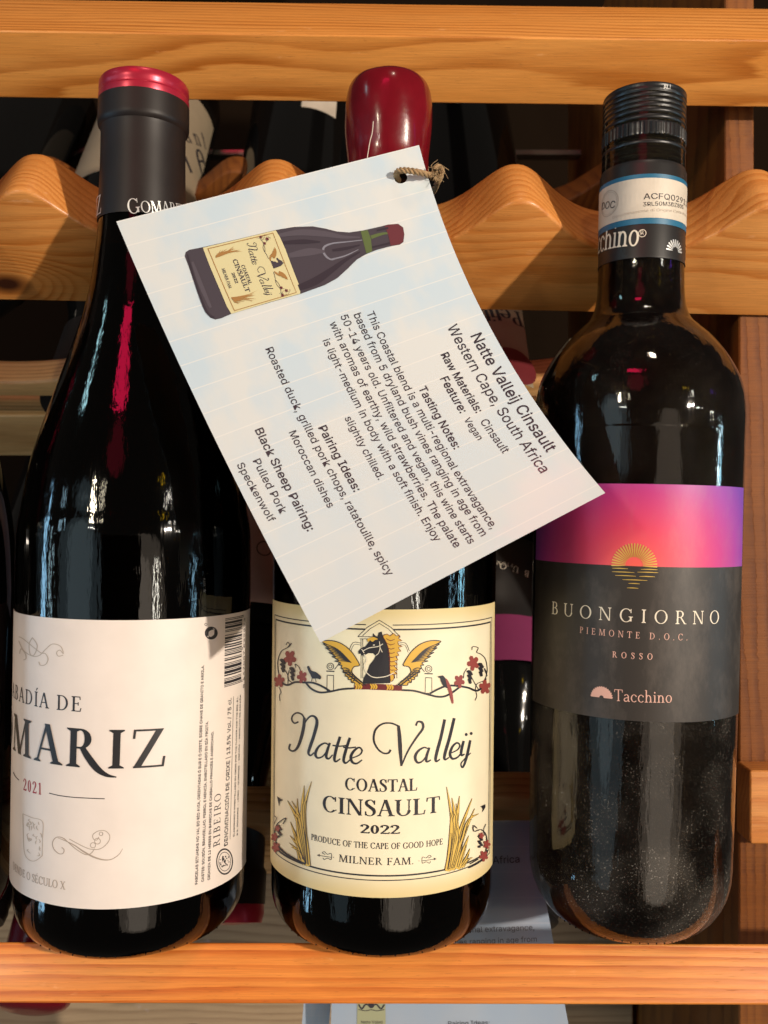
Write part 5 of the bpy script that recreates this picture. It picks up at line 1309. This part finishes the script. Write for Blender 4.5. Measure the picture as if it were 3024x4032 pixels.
# ================================================================== cards behind
def flat_card(name, label, corners, Y0, Y1, group=None):
    tl, tr, br2, bl2 = corners
    c = empty(name, label, 'card', P(*tl, Y0))
    o_ = c.location.copy()
    def S(a, b, off=0.0):
        u = (tl[0]*(1-a)+tr[0]*a)*(1-b)+(bl2[0]*(1-a)+br2[0]*a)*b; v = (tl[1]*(1-a)+tr[1]*a)*(1-b)+(bl2[1]*(1-a)+br2[1]*a)*b
        return P(u, v, Y0+(Y1-Y0)*b-off)-o_
    def inv(u, v):
        a, b = .5, .5
        for _ in range(10):
            def f(a, b): return ((tl[0]*(1-a)+tr[0]*a)*(1-b)+(bl2[0]*(1-a)+br2[0]*a)*b, (tl[1]*(1-a)+tr[1]*a)*(1-b)+(bl2[1]*(1-a)+br2[1]*a)*b)
            x, y = f(a, b); e = 1e-4; x1, y1 = f(a+e, b); x2, y2 = f(a, b+e)
            j = ((x1-x)/e, (x2-x)/e, (y1-y)/e, (y2-y)/e); d = j[0]*j[3]-j[1]*j[2]
            a += ((u-x)*j[3]-(v-y)*j[1])/d; b += ((v-y)*j[0]-(u-x)*j[2])/d
        return a, b
    n = 12; vs, fs, uv = [], [], []
    for side, off in ((0, 0), (1, -.0004)):
        for j in range(n+1):
            for i in range(n+1): vs.append(S(i/n, j/n, off)); uv.append((.4+.5*j/n, i/n))
    N = (n+1)**2
    for j in range(n):
        for i in range(n):
            q = j*(n+1)+i; fs.append((q, q+n+1, q+n+2, q+1)); fs.append((N+q, N+q+1, N+q+n+2, N+q+n+1))
    rim = [i for i in range(n+1)]+[j*(n+1)+n for j in range(1, n+1)]+[n*(n+1)+i for i in range(n-1, -1, -1)]+[j*(n+1) for j in range(n-1, 0, -1)]
    for k in range(len(rim)):
        a, b = rim[k], rim[(k+1) % len(rim)]; fs.append((a, b, b+N, a+N))
    mesh_obj('card_sheet', vs, fs, M['card_shaded'], c, 30, uv)
    return c, S, inv
rc, S2, inv2 = flat_card('tasting_card', 'pale blue laminated card, shade put into its colour, half hidden behind middle bottle and front rail', [(1330, 3236), (2092, 3230), (2252, 4110), (1300, 4110)], .3620, .3625)
def t2(text, p0, p1, bold=0.0, inv=inv2):
    vs, fs, w = sans(text, bold); L = sqrt((p1[0]-p0[0])**2+(p1[1]-p0[1])**2); k = L/w; c, s = (p1[0]-p0[0])/L, (p1[1]-p0[1])/L
    return [inv(p0[0]+x*k*c+y*k*s, p0[1]+x*k*s-y*k*c) for x, y in vs], fs
lay('lettering', [t2('Western Cape, South Africa', (1540, 3420), (2046, 3396)), t2('This Coastal blend is a multi-regional extravagance,', (1380, 3690), (2104, 3662)),
                  t2('based from 5 dryland bush vines ranging in age from', (1390, 3738), (2114, 3708)), t2('Pairing Ideas:', (1765, 4040), (1928, 4036), BOLD)], lambda a, b, off=0.0: S2(a, b, off), M['ink_card'], rc, off=.0002, maxlen=10)
q = [[(1408, 3900), (1516, 3900), (1520, 4100), (1404, 4100)]]
def px2(polys):
    vs, fs = fill(polys, 1e-3); return [inv2(*p) for p in vs], fs
bp2 = lay('bottle_picture', [px2(q)], lambda a, b, off=0.0: S2(a, b, off), simple('printed_label_green', (.36, .36, .22), .5, coat=.3), rc, off=.0002, maxlen=10)
lay('picture_lettering', [px2(ribbon([(1412, 3955), (1425, 3972), (1440, 3955), (1462, 3962), (1482, 3955), (1500, 3972), (1514, 3955)], 6)+ribbon([(1412, 3975), (1440, 3980), (1462, 3976), (1485, 3980), (1514, 3975)], 3)+ellipse(1462, 3958, 12, 12)), t2('Natte Valleij', (1422, 4030), (1506, 4030))], lambda a, b, off=0.0: S2(a, b, off), M['ink_card'], bp2, off=.0003, maxlen=10)
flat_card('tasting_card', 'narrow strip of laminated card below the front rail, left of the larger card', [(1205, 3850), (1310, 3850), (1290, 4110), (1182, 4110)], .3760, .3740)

# top of one more capsule peeping up below the front rail
nb = Bottle('wine_bottle', 'brown rimmed capsule top just peeping up at the bottom edge under the left label', (706-1512)/F*.372, zpx(4105, .372)-.296, 0.5, .038, Y=.372)
lathe('glass', base_prof(.038, .010)+smooth_prof([(0.038, .0125), (0.0385, .100), (0.0372, .134), (0.0310, .163), (0.0195, .205), (0.0150, .235), (.0143, .275)], 4), M['glass_back'], nb.root, 48, 60)
lathe('capsule', [(.0150, .240), (.0150, .272), (.0158, .275), (.0158, .292), (.0146, .2955), (.002, .296)], simple('brown_capsule', (.10, .035, .02), .3, coat=.3), nb.root, 64)

# unseen block, oversized for phone and hand, added for its dark mirror image
ph_o = empty('phone_block', 'unseen black block for phone and hand, added for the dark mirror shape in the glass', 'phone_block', (-.08, CY-.016, -.045))
beam('phone_block_body', V((-.180, CY-.020, -.110)), V((.200, 0, 0)), V((0, .008, 0)), V((0, 0, .134)), M['phone'], parent=ph_o, bev=.003)
